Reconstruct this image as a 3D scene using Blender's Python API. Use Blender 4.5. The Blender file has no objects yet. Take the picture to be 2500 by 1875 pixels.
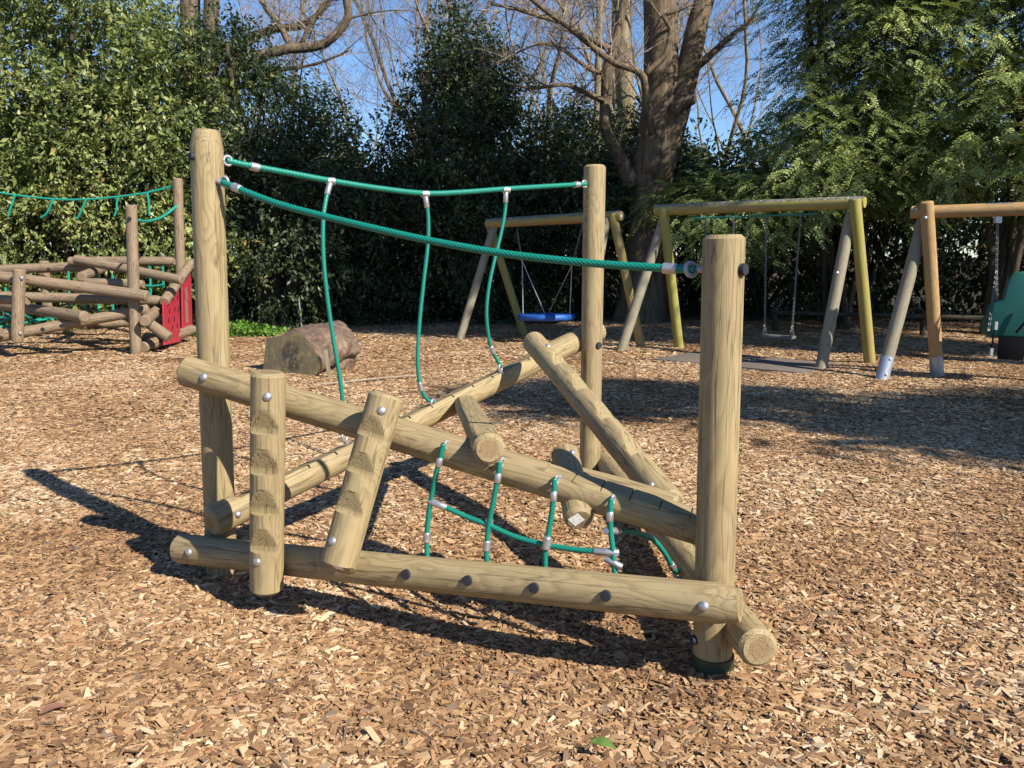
import bpy, bmesh, math, random
import numpy as np
from mathutils import Vector, Matrix
R = math.radians
random.seed(7)
scene = bpy.context.scene
col = scene.collection

# ---------------------------------------------------------------- camera numbers (photo 2500 x 1875)
FPX, CH, PITCH = 2000.0, 1.5, R(9.02)
CP, SP = math.cos(PITCH), math.sin(PITCH)
D = 2500 / 2212.0


def ray(px, py):
    u, v = (px - 1250) / FPX, (py - 937.5) / FPX
    return Vector((u, CP - v * SP, -SP - v * CP))


def at(px, py, Y):                    # the point at ground distance Y that shows at a pixel
    d = ray(px, py)
    return Vector((0, 0, CH)) + d * (Y / d.y)


def onplane(px, py, P, N):
    d = ray(px, py)
    t = (Vector(P) - Vector((0, 0, CH))).dot(N) / d.dot(N)
    return Vector((0, 0, CH)) + d * t


def ground(px, py):
    d = ray(px, py)
    return Vector((0, 0, CH)) + d * (-CH / d.z)


# ---------------------------------------------------------------- node helpers
def node(nt, kind, ins=None, **props):
    n = nt.nodes.new(kind)
    for k, v in props.items():
        setattr(n, k, v)
    for k, v in (ins or {}).items():
        s = n.inputs[k]
        if isinstance(v, bpy.types.NodeSocket):
            nt.links.new(v, s)
        else:
            s.default_value = v
    return n


def M(nt, op, a, b=0.0, c=None, clamp=False):
    ins = {0: a, 1: b}
    if c is not None:
        ins[2] = c
    return node(nt, 'ShaderNodeMath', ins, operation=op, use_clamp=clamp).outputs[0]


def VM(nt, op, a, b=(0, 0, 0)):
    n = node(nt, 'ShaderNodeVectorMath', {0: a, 1: b}, operation=op)
    return n.outputs['Value'] if op in ('LENGTH', 'DOT_PRODUCT', 'DISTANCE') else n.outputs[0]


def ramp(nt, fac, stops, interp='LINEAR'):
    n = node(nt, 'ShaderNodeValToRGB', {0: fac})
    cr = n.color_ramp
    cr.interpolation = interp
    while len(cr.elements) < len(stops):
        cr.elements.new(0.5)
    for e, (p, c) in zip(cr.elements, stops):
        e.position = p
        e.color = (*c, 1) if len(c) == 3 else c
    return n.outputs[0]


def mix(nt, fac, a, b, mode='MIX'):
    n = node(nt, 'ShaderNodeMix', data_type='RGBA', blend_type=mode)
    for i, v in ((0, fac), (6, a), (7, b)):
        if isinstance(v, bpy.types.NodeSocket):
            nt.links.new(v, n.inputs[i])
        else:
            n.inputs[i].default_value = (*v, 1) if isinstance(v, tuple) and len(v) == 3 else v
    return n.outputs[2]


def noise(nt, vec, scale, detail=2.0, rough=0.5, dist=0.0):
    return node(nt, 'ShaderNodeTexNoise', {'Vector': vec, 'Scale': scale, 'Detail': detail, 'Roughness': rough, 'Distortion': dist}).outputs[0]


def newmat(name):
    m = bpy.data.materials.new(name)
    m.use_nodes = True
    nt = m.node_tree
    nt.nodes.clear()
    out = nt.nodes.new('ShaderNodeOutputMaterial')
    b = nt.nodes.new('ShaderNodeBsdfPrincipled')
    nt.links.new(b.outputs[0], out.inputs[0])
    return m, nt, b, out


def plug(nt, b, **kw):
    for k, v in kw.items():
        s = b.inputs[k.replace('_', ' ')]
        if isinstance(v, bpy.types.NodeSocket):
            nt.links.new(v, s)
        else:
            s.default_value = (*v, 1) if isinstance(v, tuple) and len(v) == 3 else v


def bump(nt, h, strength=0.4, dist=0.01):
    return node(nt, 'ShaderNodeBump', {'Height': h, 'Strength': strength, 'Distance': dist}).outputs[0]


def plain(name, c, rough=0.5, metal=0.0, var=0.25, scale=30.0, bmp=0.0, spec=0.4):
    m, nt, b, _ = newmat(name)
    tc = node(nt, 'ShaderNodeTexCoord').outputs['Object']
    n = noise(nt, tc, scale, 4)
    cc = mix(nt, n, tuple(x * (1 - var) for x in c), tuple(min(1, x * (1 + var)) for x in c))
    plug(nt, b, Base_Color=cc, Metallic=metal, Roughness=M(nt, 'MULTIPLY_ADD', n, 0.25, rough - 0.12))
    if bmp:
        plug(nt, b, Normal=bump(nt, n, bmp, 0.004))
    b.inputs['Specular IOR Level'].default_value = spec
    return m


def wood(name, light, dark, stain, stain_amt=0.3, ring=0.009, contrast=0.75, crack=0.0, moss=None, moss_amt=0.0, lichen=0.0, rough=0.62, heart=0.35):
    m, nt, b, _ = newmat(name)
    tc = node(nt, 'ShaderNodeTexCoord').outputs['Object']
    rnd = node(nt, 'ShaderNodeObjectInfo').outputs['Random']
    off = node(nt, 'ShaderNodeCombineXYZ', {0: M(nt, 'MULTIPLY', rnd, 17.3), 1: M(nt, 'MULTIPLY', rnd, 7.1), 2: M(nt, 'MULTIPLY', rnd, 31.7)}).outputs[0]
    sx = node(nt, 'ShaderNodeSeparateXYZ', {0: tc}).outputs
    # knots run from the pith outwards
    dirv = VM(nt, 'NORMALIZE', node(nt, 'ShaderNodeCombineXYZ', {0: sx[0], 1: sx[1], 2: 0.0}).outputs[0])
    kv = node(nt, 'ShaderNodeVectorMath', {0: dirv, 1: (0.075, 0.075, 0.0)}, operation='MULTIPLY').outputs[0]
    kv = VM(nt, 'ADD', kv, node(nt, 'ShaderNodeCombineXYZ', {2: M(nt, 'MULTIPLY', sx[2], 0.75)}).outputs[0])
    kv = VM(nt, 'ADD', kv, off)
    vor = node(nt, 'ShaderNodeTexVoronoi', {'Vector': kv, 'Scale': 4.2, 'Randomness': 1.0})
    dk = M(nt, 'DIVIDE', vor.outputs['Distance'], 4.2)
    dk = M(nt, 'ADD', dk, M(nt, 'MULTIPLY', noise(nt, VM(nt, 'ADD', tc, off), 40, 1), 0.006))
    swirl = M(nt, 'MULTIPLY', M(nt, 'EXPONENT', M(nt, 'MULTIPLY', dk, -26.0)), 0.05)
    sc = node(nt, 'ShaderNodeVectorMath', {0: tc, 1: (1.0, 1.0, 0.16)}, operation='MULTIPLY').outputs[0]
    sc = VM(nt, 'ADD', sc, off)
    n1 = noise(nt, sc, 9.0, 2.0, 0.45)
    n2 = noise(nt, sc, 30.0, 2.0, 0.5)
    rr = VM(nt, 'LENGTH', node(nt, 'ShaderNodeCombineXYZ', {0: M(nt, 'ADD', sx[0], 0.006), 1: sx[1], 2: 0.0}).outputs[0])
    rr = M(nt, 'ADD', rr, M(nt, 'MULTIPLY', n1, 0.075))
    rr = M(nt, 'ADD', rr, M(nt, 'MULTIPLY', n2, 0.006))
    rr = M(nt, 'ADD', rr, swirl)
    fr = M(nt, 'FRACT', M(nt, 'DIVIDE', rr, ring))
    band = ramp(nt, fr, [(0.0, (0, 0, 0)), (0.45, (0.25,) * 3), (0.82, (1, 1, 1)), (0.97, (0.15,) * 3), (1.0, (0, 0, 0))])
    fine = noise(nt, node(nt, 'ShaderNodeVectorMath', {0: VM(nt, 'ADD', tc, off), 1: (260.0, 260.0, 9.0)}, operation='MULTIPLY').outputs[0], 1.0, 3)
    c = mix(nt, M(nt, 'MULTIPLY', band, contrast), light, dark)
    c = mix(nt, M(nt, 'MULTIPLY', fine, 0.35), c, tuple(x * 0.72 for x in light))
    blot = noise(nt, VM(nt, 'ADD', sc, (3, 5, 9)), 5.0, 4.0, 0.6)
    blot = ramp(nt, blot, [(0.42, (0, 0, 0)), (0.68, (1, 1, 1))])
    c = mix(nt, M(nt, 'MULTIPLY', blot, stain_amt), c, stain)
    knot = ramp(nt, dk, [(0.0, (0.8,) * 3), (0.008, (0.35,) * 3), (0.012, (0.95,) * 3), (0.017, (0, 0, 0))])
    c = mix(nt, M(nt, 'MULTIPLY', knot, 0.85), c, tuple(x * 0.45 for x in dark))
    gr = noise(nt, VM(nt, 'ADD', tc, off), 16.0, 5, 0.7)
    gr = ramp(nt, gr, [(0.50, (0, 0, 0)), (0.72, (1, 1, 1))])
    c = mix(nt, M(nt, 'MULTIPLY', gr, 0.5), c, tuple(x * 0.55 for x in light))
    c = mix(nt, M(nt, 'MULTIPLY', rnd, 0.35), c, tuple(x * 0.66 for x in light), 'MIX')
    # darker heartwood on the sawn ends
    r0 = VM(nt, 'LENGTH', node(nt, 'ShaderNodeCombineXYZ', {0: sx[0], 1: sx[1], 2: 0.0}).outputs[0])
    hw = ramp(nt, M(nt, 'ADD', r0, M(nt, 'MULTIPLY', n2, 0.004)), [(0.036, (1, 1, 1)), (0.041, (0, 0, 0))])
    c = mix(nt, M(nt, 'MULTIPLY', hw, heart), c, (0.2, 0.105, 0.05))
    hgt = M(nt, 'ADD', M(nt, 'MULTIPLY', fine, 0.5), M(nt, 'MULTIPLY', band, 0.25))
    if crack:
        cr = noise(nt, node(nt, 'ShaderNodeVectorMath', {0: VM(nt, 'ADD', tc, off), 1: (34.0, 34.0, 1.3)}, operation='MULTIPLY').outputs[0], 1.0, 2, 0.4)
        cm = ramp(nt, M(nt, 'ABSOLUTE', M(nt, 'SUBTRACT', cr, 0.5)), [(0.0, (1, 1, 1)), (0.022, (0, 0, 0))])
        c = mix(nt, M(nt, 'MULTIPLY', cm, crack), c, tuple(x * 0.25 for x in dark))
        hgt = M(nt, 'SUBTRACT', hgt, cm)
    if moss:
        mm = noise(nt, VM(nt, 'ADD', sc, (8, 1, 4)), 3.0, 4.0, 0.6)
        mm = ramp(nt, mm, [(0.35, (0, 0, 0)), (0.62, (1, 1, 1))])
        c = mix(nt, M(nt, 'MULTIPLY', mm, moss_amt), c, moss)
    if lichen:
        nz = node(nt, 'ShaderNodeSeparateXYZ', {0: node(nt, 'ShaderNodeNewGeometry').outputs['Normal']}).outputs[2]
        nz = M(nt, 'ADD', nz, M(nt, 'MULTIPLY', M(nt, 'SUBTRACT', noise(nt, tc, 14, 3), 0.5), 0.9))
        up = ramp(nt, nz, [(0.35, (0, 0, 0)), (0.6, (1, 1, 1))])
        sp = ramp(nt, noise(nt, tc, 55, 3, 0.6), [(0.52, (0.085, 0.08, 0.06)), (0.60, (0.42, 0.42, 0.38))])
        c = mix(nt, M(nt, 'MULTIPLY', up, lichen), c, sp)
    plug(nt, b, Base_Color=c, Roughness=rough, Normal=bump(nt, hgt, 0.35, 0.0025))
    b.inputs['Specular IOR Level'].default_value = 0.3
    return m


def attr_mat(name, stops, rough=0.5, trans=0.0, spec=0.4, grain=0.0):
    m, nt, b, out = newmat(name)
    a = node(nt, 'ShaderNodeAttribute', attribute_name='rnd').outputs['Fac']
    c = ramp(nt, a, stops)
    if grain:
        tc = node(nt, 'ShaderNodeTexCoord').outputs['Object']
        n = noise(nt, tc, 160, 2)
        c = mix(nt, M(nt, 'MULTIPLY', n, grain), c, (0.11, 0.06, 0.03))
    plug(nt, b, Base_Color=c, Roughness=rough)
    b.inputs['Specular IOR Level'].default_value = spec
    if trans:
        t = node(nt, 'ShaderNodeBsdfTranslucent', {0: mix(nt, 0.6, c, (0.16, 0.22, 0.03), 'MIX')}).outputs[0]
        ms = node(nt, 'ShaderNodeMixShader', {0: trans, 1: b.outputs[0], 2: t}).outputs[0]
        nt.links.new(ms, out.inputs[0])
    return m


def bark(name, c1, c2, moss=(0.1, 0.11, 0.03), moss_amt=0.3, scale=1.0, bmp=0.8):
    m, nt, b, _ = newmat(name)
    tc = node(nt, 'ShaderNodeTexCoord').outputs['Object']
    v = node(nt, 'ShaderNodeVectorMath', {0: tc, 1: (14.0 * scale, 14.0 * scale, 2.2 * scale)}, operation='MULTIPLY').outputs[0]
    n = noise(nt, v, 1.0, 6, 0.65, 0.6)
    n2 = noise(nt, tc, 1.7, 4, 0.6)
    c = mix(nt, ramp(nt, n, [(0.3, (0, 0, 0)), (0.7, (1, 1, 1))]), c1, c2)
    c = mix(nt, M(nt, 'MULTIPLY', ramp(nt, n2, [(0.45, (0, 0, 0)), (0.65, (1, 1, 1))]), moss_amt), c, moss)
    plug(nt, b, Base_Color=c, Roughness=0.85, Normal=bump(nt, n, bmp, 0.03))
    b.inputs['Specular IOR Level'].default_value = 0.15
    return m


MAT = {}
MAT['wood'] = wood('pale_treated_pine', (0.375, 0.288, 0.148), (0.19, 0.130, 0.060), (0.215, 0.156, 0.088), 0.55, ring=0.0075, contrast=0.72, crack=0.6, heart=0.5)
MAT['cut_wood'] = wood('sawn_notch_wood', (0.25, 0.185, 0.095), (0.13, 0.088, 0.042), (0.14, 0.105, 0.062), 0.35, ring=0.0075, contrast=0.45, heart=0.15)
MAT['weathered'] = wood('weathered_pine', (0.285, 0.205, 0.13), (0.135, 0.092, 0.056), (0.165, 0.125, 0.09), 0.5, ring=0.008, contrast=0.6, crack=0.8, heart=0.15)
MAT['mossy'] = wood('mossy_pine', (0.40, 0.28, 0.125), (0.2, 0.135, 0.055), (0.2, 0.17, 0.08), 0.3, contrast=0.55, crack=0.5, moss=(0.27, 0.27, 0.05), moss_amt=0.7, lichen=0.9, heart=0.1)
MAT['grey_leg'] = wood('greyed_pine', (0.30, 0.265, 0.185), (0.2, 0.165, 0.11), (0.15, 0.135, 0.085), 0.4, contrast=0.4, crack=0.5, heart=0.1)
MAT['orange_pine'] = wood('orange_pine', (0.44, 0.28, 0.12), (0.28, 0.16, 0.065), (0.25, 0.15, 0.06), 0.3, contrast=0.5, crack=0.3, heart=0.1)
MAT['chain'] = plain('shaded_chain', (0.19, 0.19, 0.195), 0.5, 0.7)  # darker galvanised steel, the shade on the swing chains put into the colour
MAT['steel'] = plain('galvanised_steel', (0.46, 0.46, 0.48), 0.42, 0.8, 0.15, 60)
MAT['alu'] = plain('aluminium_ferrule', (0.52, 0.51, 0.51), 0.38, 0.8, 0.12, 80)
MAT['cap'] = plain('dark_plastic_cap', (0.018, 0.018, 0.024), 0.6, 0.0, 0.2)
MAT['nylon'] = plain('grey_nylon_eye', (0.34, 0.34, 0.36), 0.45, 0.2, 0.15)
MAT['sleeve'] = plain('dark_green_sleeve', (0.016, 0.034, 0.024), 0.35, 0.0, 0.5, 12, 0.3)
MAT['red'] = plain('red_plastic_panel', (0.36, 0.026, 0.045), 0.45, 0.0, 0.15, 9)
MAT['blue'] = plain('blue_rope_wrap', (0.015, 0.085, 0.32), 0.5, 0.0, 0.25, 60, 0.4)
MAT['black'] = plain('black_rubber', (0.006, 0.006, 0.007), 0.85, 0.0, 0.3, spec=0.08)
MAT['seat_green'] = plain('green_moulded_plastic', (0.007, 0.075, 0.06), 0.45, 0.0, 0.15, 5)
MAT['rubber_mat'] = plain('grey_rubber_mat', (0.15, 0.12, 0.10), 0.8, 0.0, 0.4, 25, 0.3)
MAT['grey_seat'] = plain('grey_rubber_seat', (0.10, 0.10, 0.097), 0.7, 0.0, 0.2)
MAT['greenbar'] = plain('green_painted_bar', (0.02, 0.16, 0.11), 0.45)
MAT['purple_zinc'] = plain('zinc_post_shoe', (0.40, 0.42, 0.47), 0.42, 0.6, 0.15, 20)
MAT['bark_main'] = bark('old_grey_bark', (0.045, 0.033, 0.024), (0.215, 0.158, 0.108), moss_amt=0.2)
MAT['bark_light'] = bark('pale_bark', (0.12, 0.09, 0.06), (0.33, 0.26, 0.18), (0.2, 0.2, 0.06), 0.3)
MAT['bark_dark'] = bark('dark_bark', (0.03, 0.022, 0.016), (0.1, 0.078, 0.056), (0.07, 0.08, 0.025), 0.35)
MAT['twig'] = bark('bare_twigs', (0.18, 0.14, 0.105), (0.38, 0.30, 0.23), moss_amt=0.1, bmp=0.2)
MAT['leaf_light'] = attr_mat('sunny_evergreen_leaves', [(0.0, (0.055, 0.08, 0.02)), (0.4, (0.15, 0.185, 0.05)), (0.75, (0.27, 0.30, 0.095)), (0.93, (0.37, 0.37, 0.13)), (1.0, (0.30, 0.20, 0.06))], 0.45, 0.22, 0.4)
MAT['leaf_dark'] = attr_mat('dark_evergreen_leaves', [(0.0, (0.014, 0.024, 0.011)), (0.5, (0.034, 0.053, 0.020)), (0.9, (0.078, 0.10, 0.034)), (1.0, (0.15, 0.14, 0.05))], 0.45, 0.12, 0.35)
MAT['yew'] = attr_mat('yew_needles', [(0.0, (0.05, 0.08, 0.025)), (0.45, (0.19, 0.245, 0.07)), (0.8, (0.36, 0.40, 0.12)), (1.0, (0.48, 0.49, 0.19))], 0.45, 0.2, 0.4)
MAT['weed'] = attr_mat('low_green_weeds', [(0.0, (0.06, 0.14, 0.02)), (0.6, (0.11, 0.22, 0.03)), (1.0, (0.2, 0.3, 0.05))], 0.45, 0.25, 0.3)
MAT['chip'] = attr_mat('wood_chip_pieces', [(0.0, (0.09, 0.048, 0.027)), (0.2, (0.19, 0.106, 0.056)), (0.45, (0.32, 0.182, 0.087)), (0.70, (0.45, 0.275, 0.137)), (0.88, (0.59, 0.405, 0.235)), (0.955, (0.70, 0.54, 0.35)), (0.975, (0.36, 0.16, 0.07)), (1.0, (0.22, 0.155, 0.105))], 0.75, 0.0, 0.2, 0.45)


def rope_mat():
    m, nt, b, _ = newmat('green_rope')
    tc = node(nt, 'ShaderNodeTexCoord').outputs['Object']
    n = noise(nt, tc, 90, 3)
    a = node(nt, 'ShaderNodeAttribute', attribute_name='rnd').outputs['Fac']
    c = mix(nt, n, (0.004, 0.30, 0.21), (0.008, 0.42, 0.30))
    c = mix(nt, M(nt, 'MULTIPLY', a, 0.55), (0.002, 0.085, 0.06), c)  # grooves between strands darkened in the colour, as shade along the twist
    c2 = mix(nt, a, (0.001, 0.055, 0.04), c)
    plug(nt, b, Base_Color=c2, Roughness=0.42)
    return m


MAT['rope'] = rope_mat()
MAT['thin_rope'] = plain('green_net_rope', (0.01, 0.26, 0.19), 0.45, 0.0, 0.2, 80)
MAT['grey_rope'] = plain('grey_steel_rope', (0.3, 0.3, 0.31), 0.5, 0.3)


def sticker_mat():
    m, nt, b, _ = newmat('paper_sticker')
    tc = node(nt, 'ShaderNodeTexCoord').outputs['Object']
    n = noise(nt, tc, 160, 2)
    c = ramp(nt, n, [(0.60, (0.72, 0.70, 0.68)), (0.66, (0.35, 0.34, 0.33))])
    plug(nt, b, Base_Color=c, Roughness=0.6)
    return m


MAT['sticker'] = sticker_mat()


def ground_mat():
    m, nt, b, _ = newmat('wood_chip_ground')
    tc = node(nt, 'ShaderNodeTexCoord').outputs['Object']
    n = noise(nt, tc, 9, 2)
    ang = node(nt, 'ShaderNodeVectorRotate', {'Vector': tc, 'Angle': M(nt, 'MULTIPLY', noise(nt, tc, 5, 1), 14.0)}, rotation_type='Z_AXIS').outputs[0]
    v = node(nt, 'ShaderNodeVectorMath', {0: ang, 1: (22.0, 70.0, 1.0)}, operation='MULTIPLY').outputs[0]
    vo = node(nt, 'ShaderNodeTexVoronoi', {'Vector': v, 'Scale': 1.0})
    rn = node(nt, 'ShaderNodeSeparateColor', {0: vo.outputs['Color']}).outputs[0]
    c = ramp(nt, rn, [(0.0, (0.10, 0.055, 0.028)), (0.35, (0.24, 0.14, 0.068)), (0.75, (0.40, 0.245, 0.125)), (1.0, (0.54, 0.37, 0.2))])
    # forest floor far away from the play area
    ln = VM(nt, 'LENGTH', VM(nt, 'SUBTRACT', tc, (0, 8, 0)))
    far = ramp(nt, M(nt, 'DIVIDE', M(nt, 'ADD', ln, M(nt, 'MULTIPLY', n, 3)), 100.0), [(0.13, (0, 0, 0)), (0.17, (1, 1, 1))])
    c = mix(nt, far, c, mix(nt, noise(nt, tc, 6, 4), (0.03, 0.022, 0.012), (0.10, 0.07, 0.035)))
    plug(nt, b, Base_Color=c, Roughness=0.85, Normal=bump(nt, M(nt, 'SUBTRACT', M(nt, 'MULTIPLY', rn, 0.6), vo.outputs['Distance']), 0.8, 0.012))
    b.inputs['Specular IOR Level'].default_value = 0.15
    return m


MAT['ground'] = ground_mat()


def felled_mats():
    m, nt, b, _ = newmat('felled_log_bark')
    tc = node(nt, 'ShaderNodeTexCoord').outputs['Object']
    n = noise(nt, tc, 7, 6, 0.65, 0.8)
    n2 = noise(nt, tc, 2.2, 4, 0.6)
    c = ramp(nt, n, [(0.3, (0.04, 0.026, 0.018)), (0.48, (0.13, 0.08, 0.05)), (0.62, (0.22, 0.15, 0.10)), (0.78, (0.40, 0.31, 0.19))])
    c = mix(nt, ramp(nt, n2, [(0.5, (0, 0, 0)), (0.7, (0.6,) * 3)]), c, (0.09, 0.065, 0.055))
    plug(nt, b, Base_Color=c, Roughness=0.7, Normal=bump(nt, n, 0.9, 0.05))
    m2, nt, b, _ = newmat('mossy_cut_face')
    tc = node(nt, 'ShaderNodeTexCoord').outputs['Object']
    n = noise(nt, tc, 9, 6, 0.7)
    rr = VM(nt, 'LENGTH', VM(nt, 'SUBTRACT', tc, (0.05, 0, 0.02)))
    c = ramp(nt, M(nt, 'ADD', rr, M(nt, 'MULTIPLY', n, 0.12)), [(0.2, (0.10, 0.08, 0.055)), (0.27, (0.24, 0.19, 0.10))])
    c = mix(nt, ramp(nt, n, [(0.5, (0, 0, 0)), (0.62, (0.8,) * 3)]), c, (0.40, 0.32, 0.12))
    plug(nt, b, Base_Color=c, Roughness=0.8, Normal=bump(nt, n, 0.4, 0.02))
    return m, m2


MAT['log_bark'], MAT['log_face'] = felled_mats()

# ---------------------------------------------------------------- object helpers
WM = {}


def tag(o, label=None, cat=None, group=None, kind=None):
    for k, v in (('label', label), ('category', cat), ('group', group), ('kind', kind)):
        if v:
            o[k] = v
    return o


def empty(name, loc, label, cat, group=None):
    o = bpy.data.objects.new(name, None)
    col.objects.link(o)
    o.location = loc
    o.empty_display_size = 0.2
    WM[o.name] = Matrix.Translation(loc)
    return tag(o, label, cat, group)


def link(name, me, mat, parent=None, mw=None):
    o = bpy.data.objects.new(name, me)
    col.objects.link(o)
    if mat is not None:
        for mm in (mat if isinstance(mat, (list, tuple)) else [mat]):
            me.materials.append(mm)
    mw = mw if mw is not None else Matrix.Identity(4)
    WM[o.name] = mw
    if parent is not None:
        o.parent = parent
        o.matrix_local = WM[parent.name].inverted() @ mw
    else:
        o.matrix_world = mw
    return o


def mesh(name, V, F, smooth=True, sharp=35, rnd=None):
    me = bpy.data.meshes.new(name)
    if isinstance(F, np.ndarray):
        V = np.asarray(V, np.float32)
        k = F.shape[1]
        me.vertices.add(len(V))
        me.vertices.foreach_set('co', V.ravel())
        me.loops.add(F.size)
        me.loops.foreach_set('vertex_index', F.astype(np.int32).ravel())
        me.polygons.add(len(F))
        me.polygons.foreach_set('loop_start', np.arange(0, F.size, k, dtype=np.int32))
        me.polygons.foreach_set('loop_total', np.full(len(F), k, np.int32))
        me.update(calc_edges=True)
    else:
        me.from_pydata([tuple(v) for v in V], [], F)
    if not smooth:
        me.polygons.foreach_set('use_smooth', np.zeros(len(me.polygons), bool))
    if smooth:
        me.polygons.foreach_set('use_smooth', np.ones(len(me.polygons), bool))
        if sharp:
            me.set_sharp_from_angle(angle=R(sharp))
    if rnd is not None:
        dom = 'FACE' if len(rnd) == len(me.polygons) else 'POINT'
        a = me.attributes.new('rnd', 'FLOAT', dom)
        a.data.foreach_set('value', np.asarray(rnd, np.float32))
    me.update()
    return me


def frame_from(z, x=None):
    z = Vector(z).normalized()
    x = Vector(x) if x is not None else (Vector((1, 0, 0)) if abs(z.x) < 0.9 else Vector((0, 1, 0)))
    x = (x - z * x.dot(z)).normalized()
    y = z.cross(x)
    return Matrix((x, y, z)).transposed()


class MB:
    def __init__(s):
        s.v, s.f = [], []

    def quadring(s, a, b, n):
        for i in range(n):
            j = (i + 1) % n
            s.f.append((a + i, a + j, b + j, b + i))

    def lathe(s, p, axis, prof, n=16, cap=True):      # prof: (radius, height) along axis
        m = frame_from(axis)
        p = Vector(p)
        first = None
        for k, (r, h) in enumerate(prof):
            base = len(s.v)
            for i in range(n):
                a = 2 * math.pi * i / n
                s.v.append(p + m @ Vector((r * math.cos(a), r * math.sin(a), h)))
            if k:
                s.quadring(prev, base, n)
            else:
                first = base
            prev = base
        if cap:
            s.f.append(tuple(range(prev, prev + n)))
            s.f.append(tuple(reversed(range(first, first + n))))
        return s

    def tube(s, pts, rad, n=8, cap=True):
        pts = [Vector(p) for p in pts]
        k = len(pts)
        rad = rad if isinstance(rad, (list, tuple)) else [rad] * k
        t = (pts[1] - pts[0]).normalized()
        m = frame_from(t)
        x = m.col[0].copy()
        prev = first = None
        for i in range(k):
            t = (pts[min(i + 1, k - 1)] - pts[max(i - 1, 0)]).normalized()
            x = (x - t * x.dot(t)).normalized()
            y = t.cross(x)
            base = len(s.v)
            for j in range(n):
                a = 2 * math.pi * j / n
                s.v.append(pts[i] + (x * math.cos(a) + y * math.sin(a)) * rad[i])
            if prev is not None:
                s.quadring(prev, base, n)
            else:
                first = base
            prev = base
        if cap:
            s.f.append(tuple(range(prev, prev + n)))
            s.f.append(tuple(reversed(range(first, first + n))))
        return s

    def torus(s, c, axis, Rr, r, n=20, k=10, sx=1.0, xdir=None):
        m = frame_from(axis, xdir)
        c = Vector(c)
        b0 = len(s.v)
        for i in range(n):
            a = 2 * math.pi * i / n
            for j in range(k):
                t = 2 * math.pi * j / k
                q = Rr + r * math.cos(t)
                s.v.append(c + m @ Vector((q * math.cos(a) * sx, q * math.sin(a), r * math.sin(t))))
        for i in range(n):
            for j in range(k):
                s.f.append((b0 + i * k + j, b0 + ((i + 1) % n) * k + j, b0 + ((i + 1) % n) * k + (j + 1) % k, b0 + i * k + (j + 1) % k))
        return s

    def box(s, c, size, m=None):
        c = Vector(c)
        m = m or Matrix.Identity(3)
        b = len(s.v)
        for x in (-1, 1):
            for y in (-1, 1):
                for z in (-1, 1):
                    s.v.append(c + m @ Vector((x * size[0] / 2, y * size[1] / 2, z * size[2] / 2)))
        for f in ((0, 1, 3, 2), (4, 6, 7, 5), (0, 4, 5, 1), (2, 3, 7, 6), (0, 2, 6, 4), (1, 5, 7, 3)):
            s.f.append(tuple(b + i for i in f))
        return s

    def slab(s, outline, thick, mw, bev=0.02, seg=3):     # outline in local XY, thickness along Z
        bm = bmesh.new()
        vs = [bm.verts.new((x, y, -thick / 2)) for x, y in outline]
        f = bm.faces.new(vs)
        g = bmesh.ops.extrude_face_region(bm, geom=[f])
        for v in g['geom']:
            if isinstance(v, bmesh.types.BMVert):
                v.co.z += thick
        bmesh.ops.recalc_face_normals(bm, faces=bm.faces)
        if bev:
            es = [e for e in bm.edges if abs(e.verts[0].co.z - e.verts[1].co.z) < 1e-6]
            bmesh.ops.bevel(bm, geom=es, offset=bev, segments=seg, affect='EDGES', profile=0.5)
        bm.verts.index_update()
        b = len(s.v)
        for v in bm.verts:
            s.v.append(mw @ v.co)
        for fa in bm.faces:
            s.f.append(tuple(b + v.index for v in fa.verts))
        bm.free()
        return s

    def build(s, name, mat, parent=None, sharp=35, smooth=True):
        return link(name, mesh(name, s.v, s.f, smooth, sharp), mat, parent)


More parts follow.
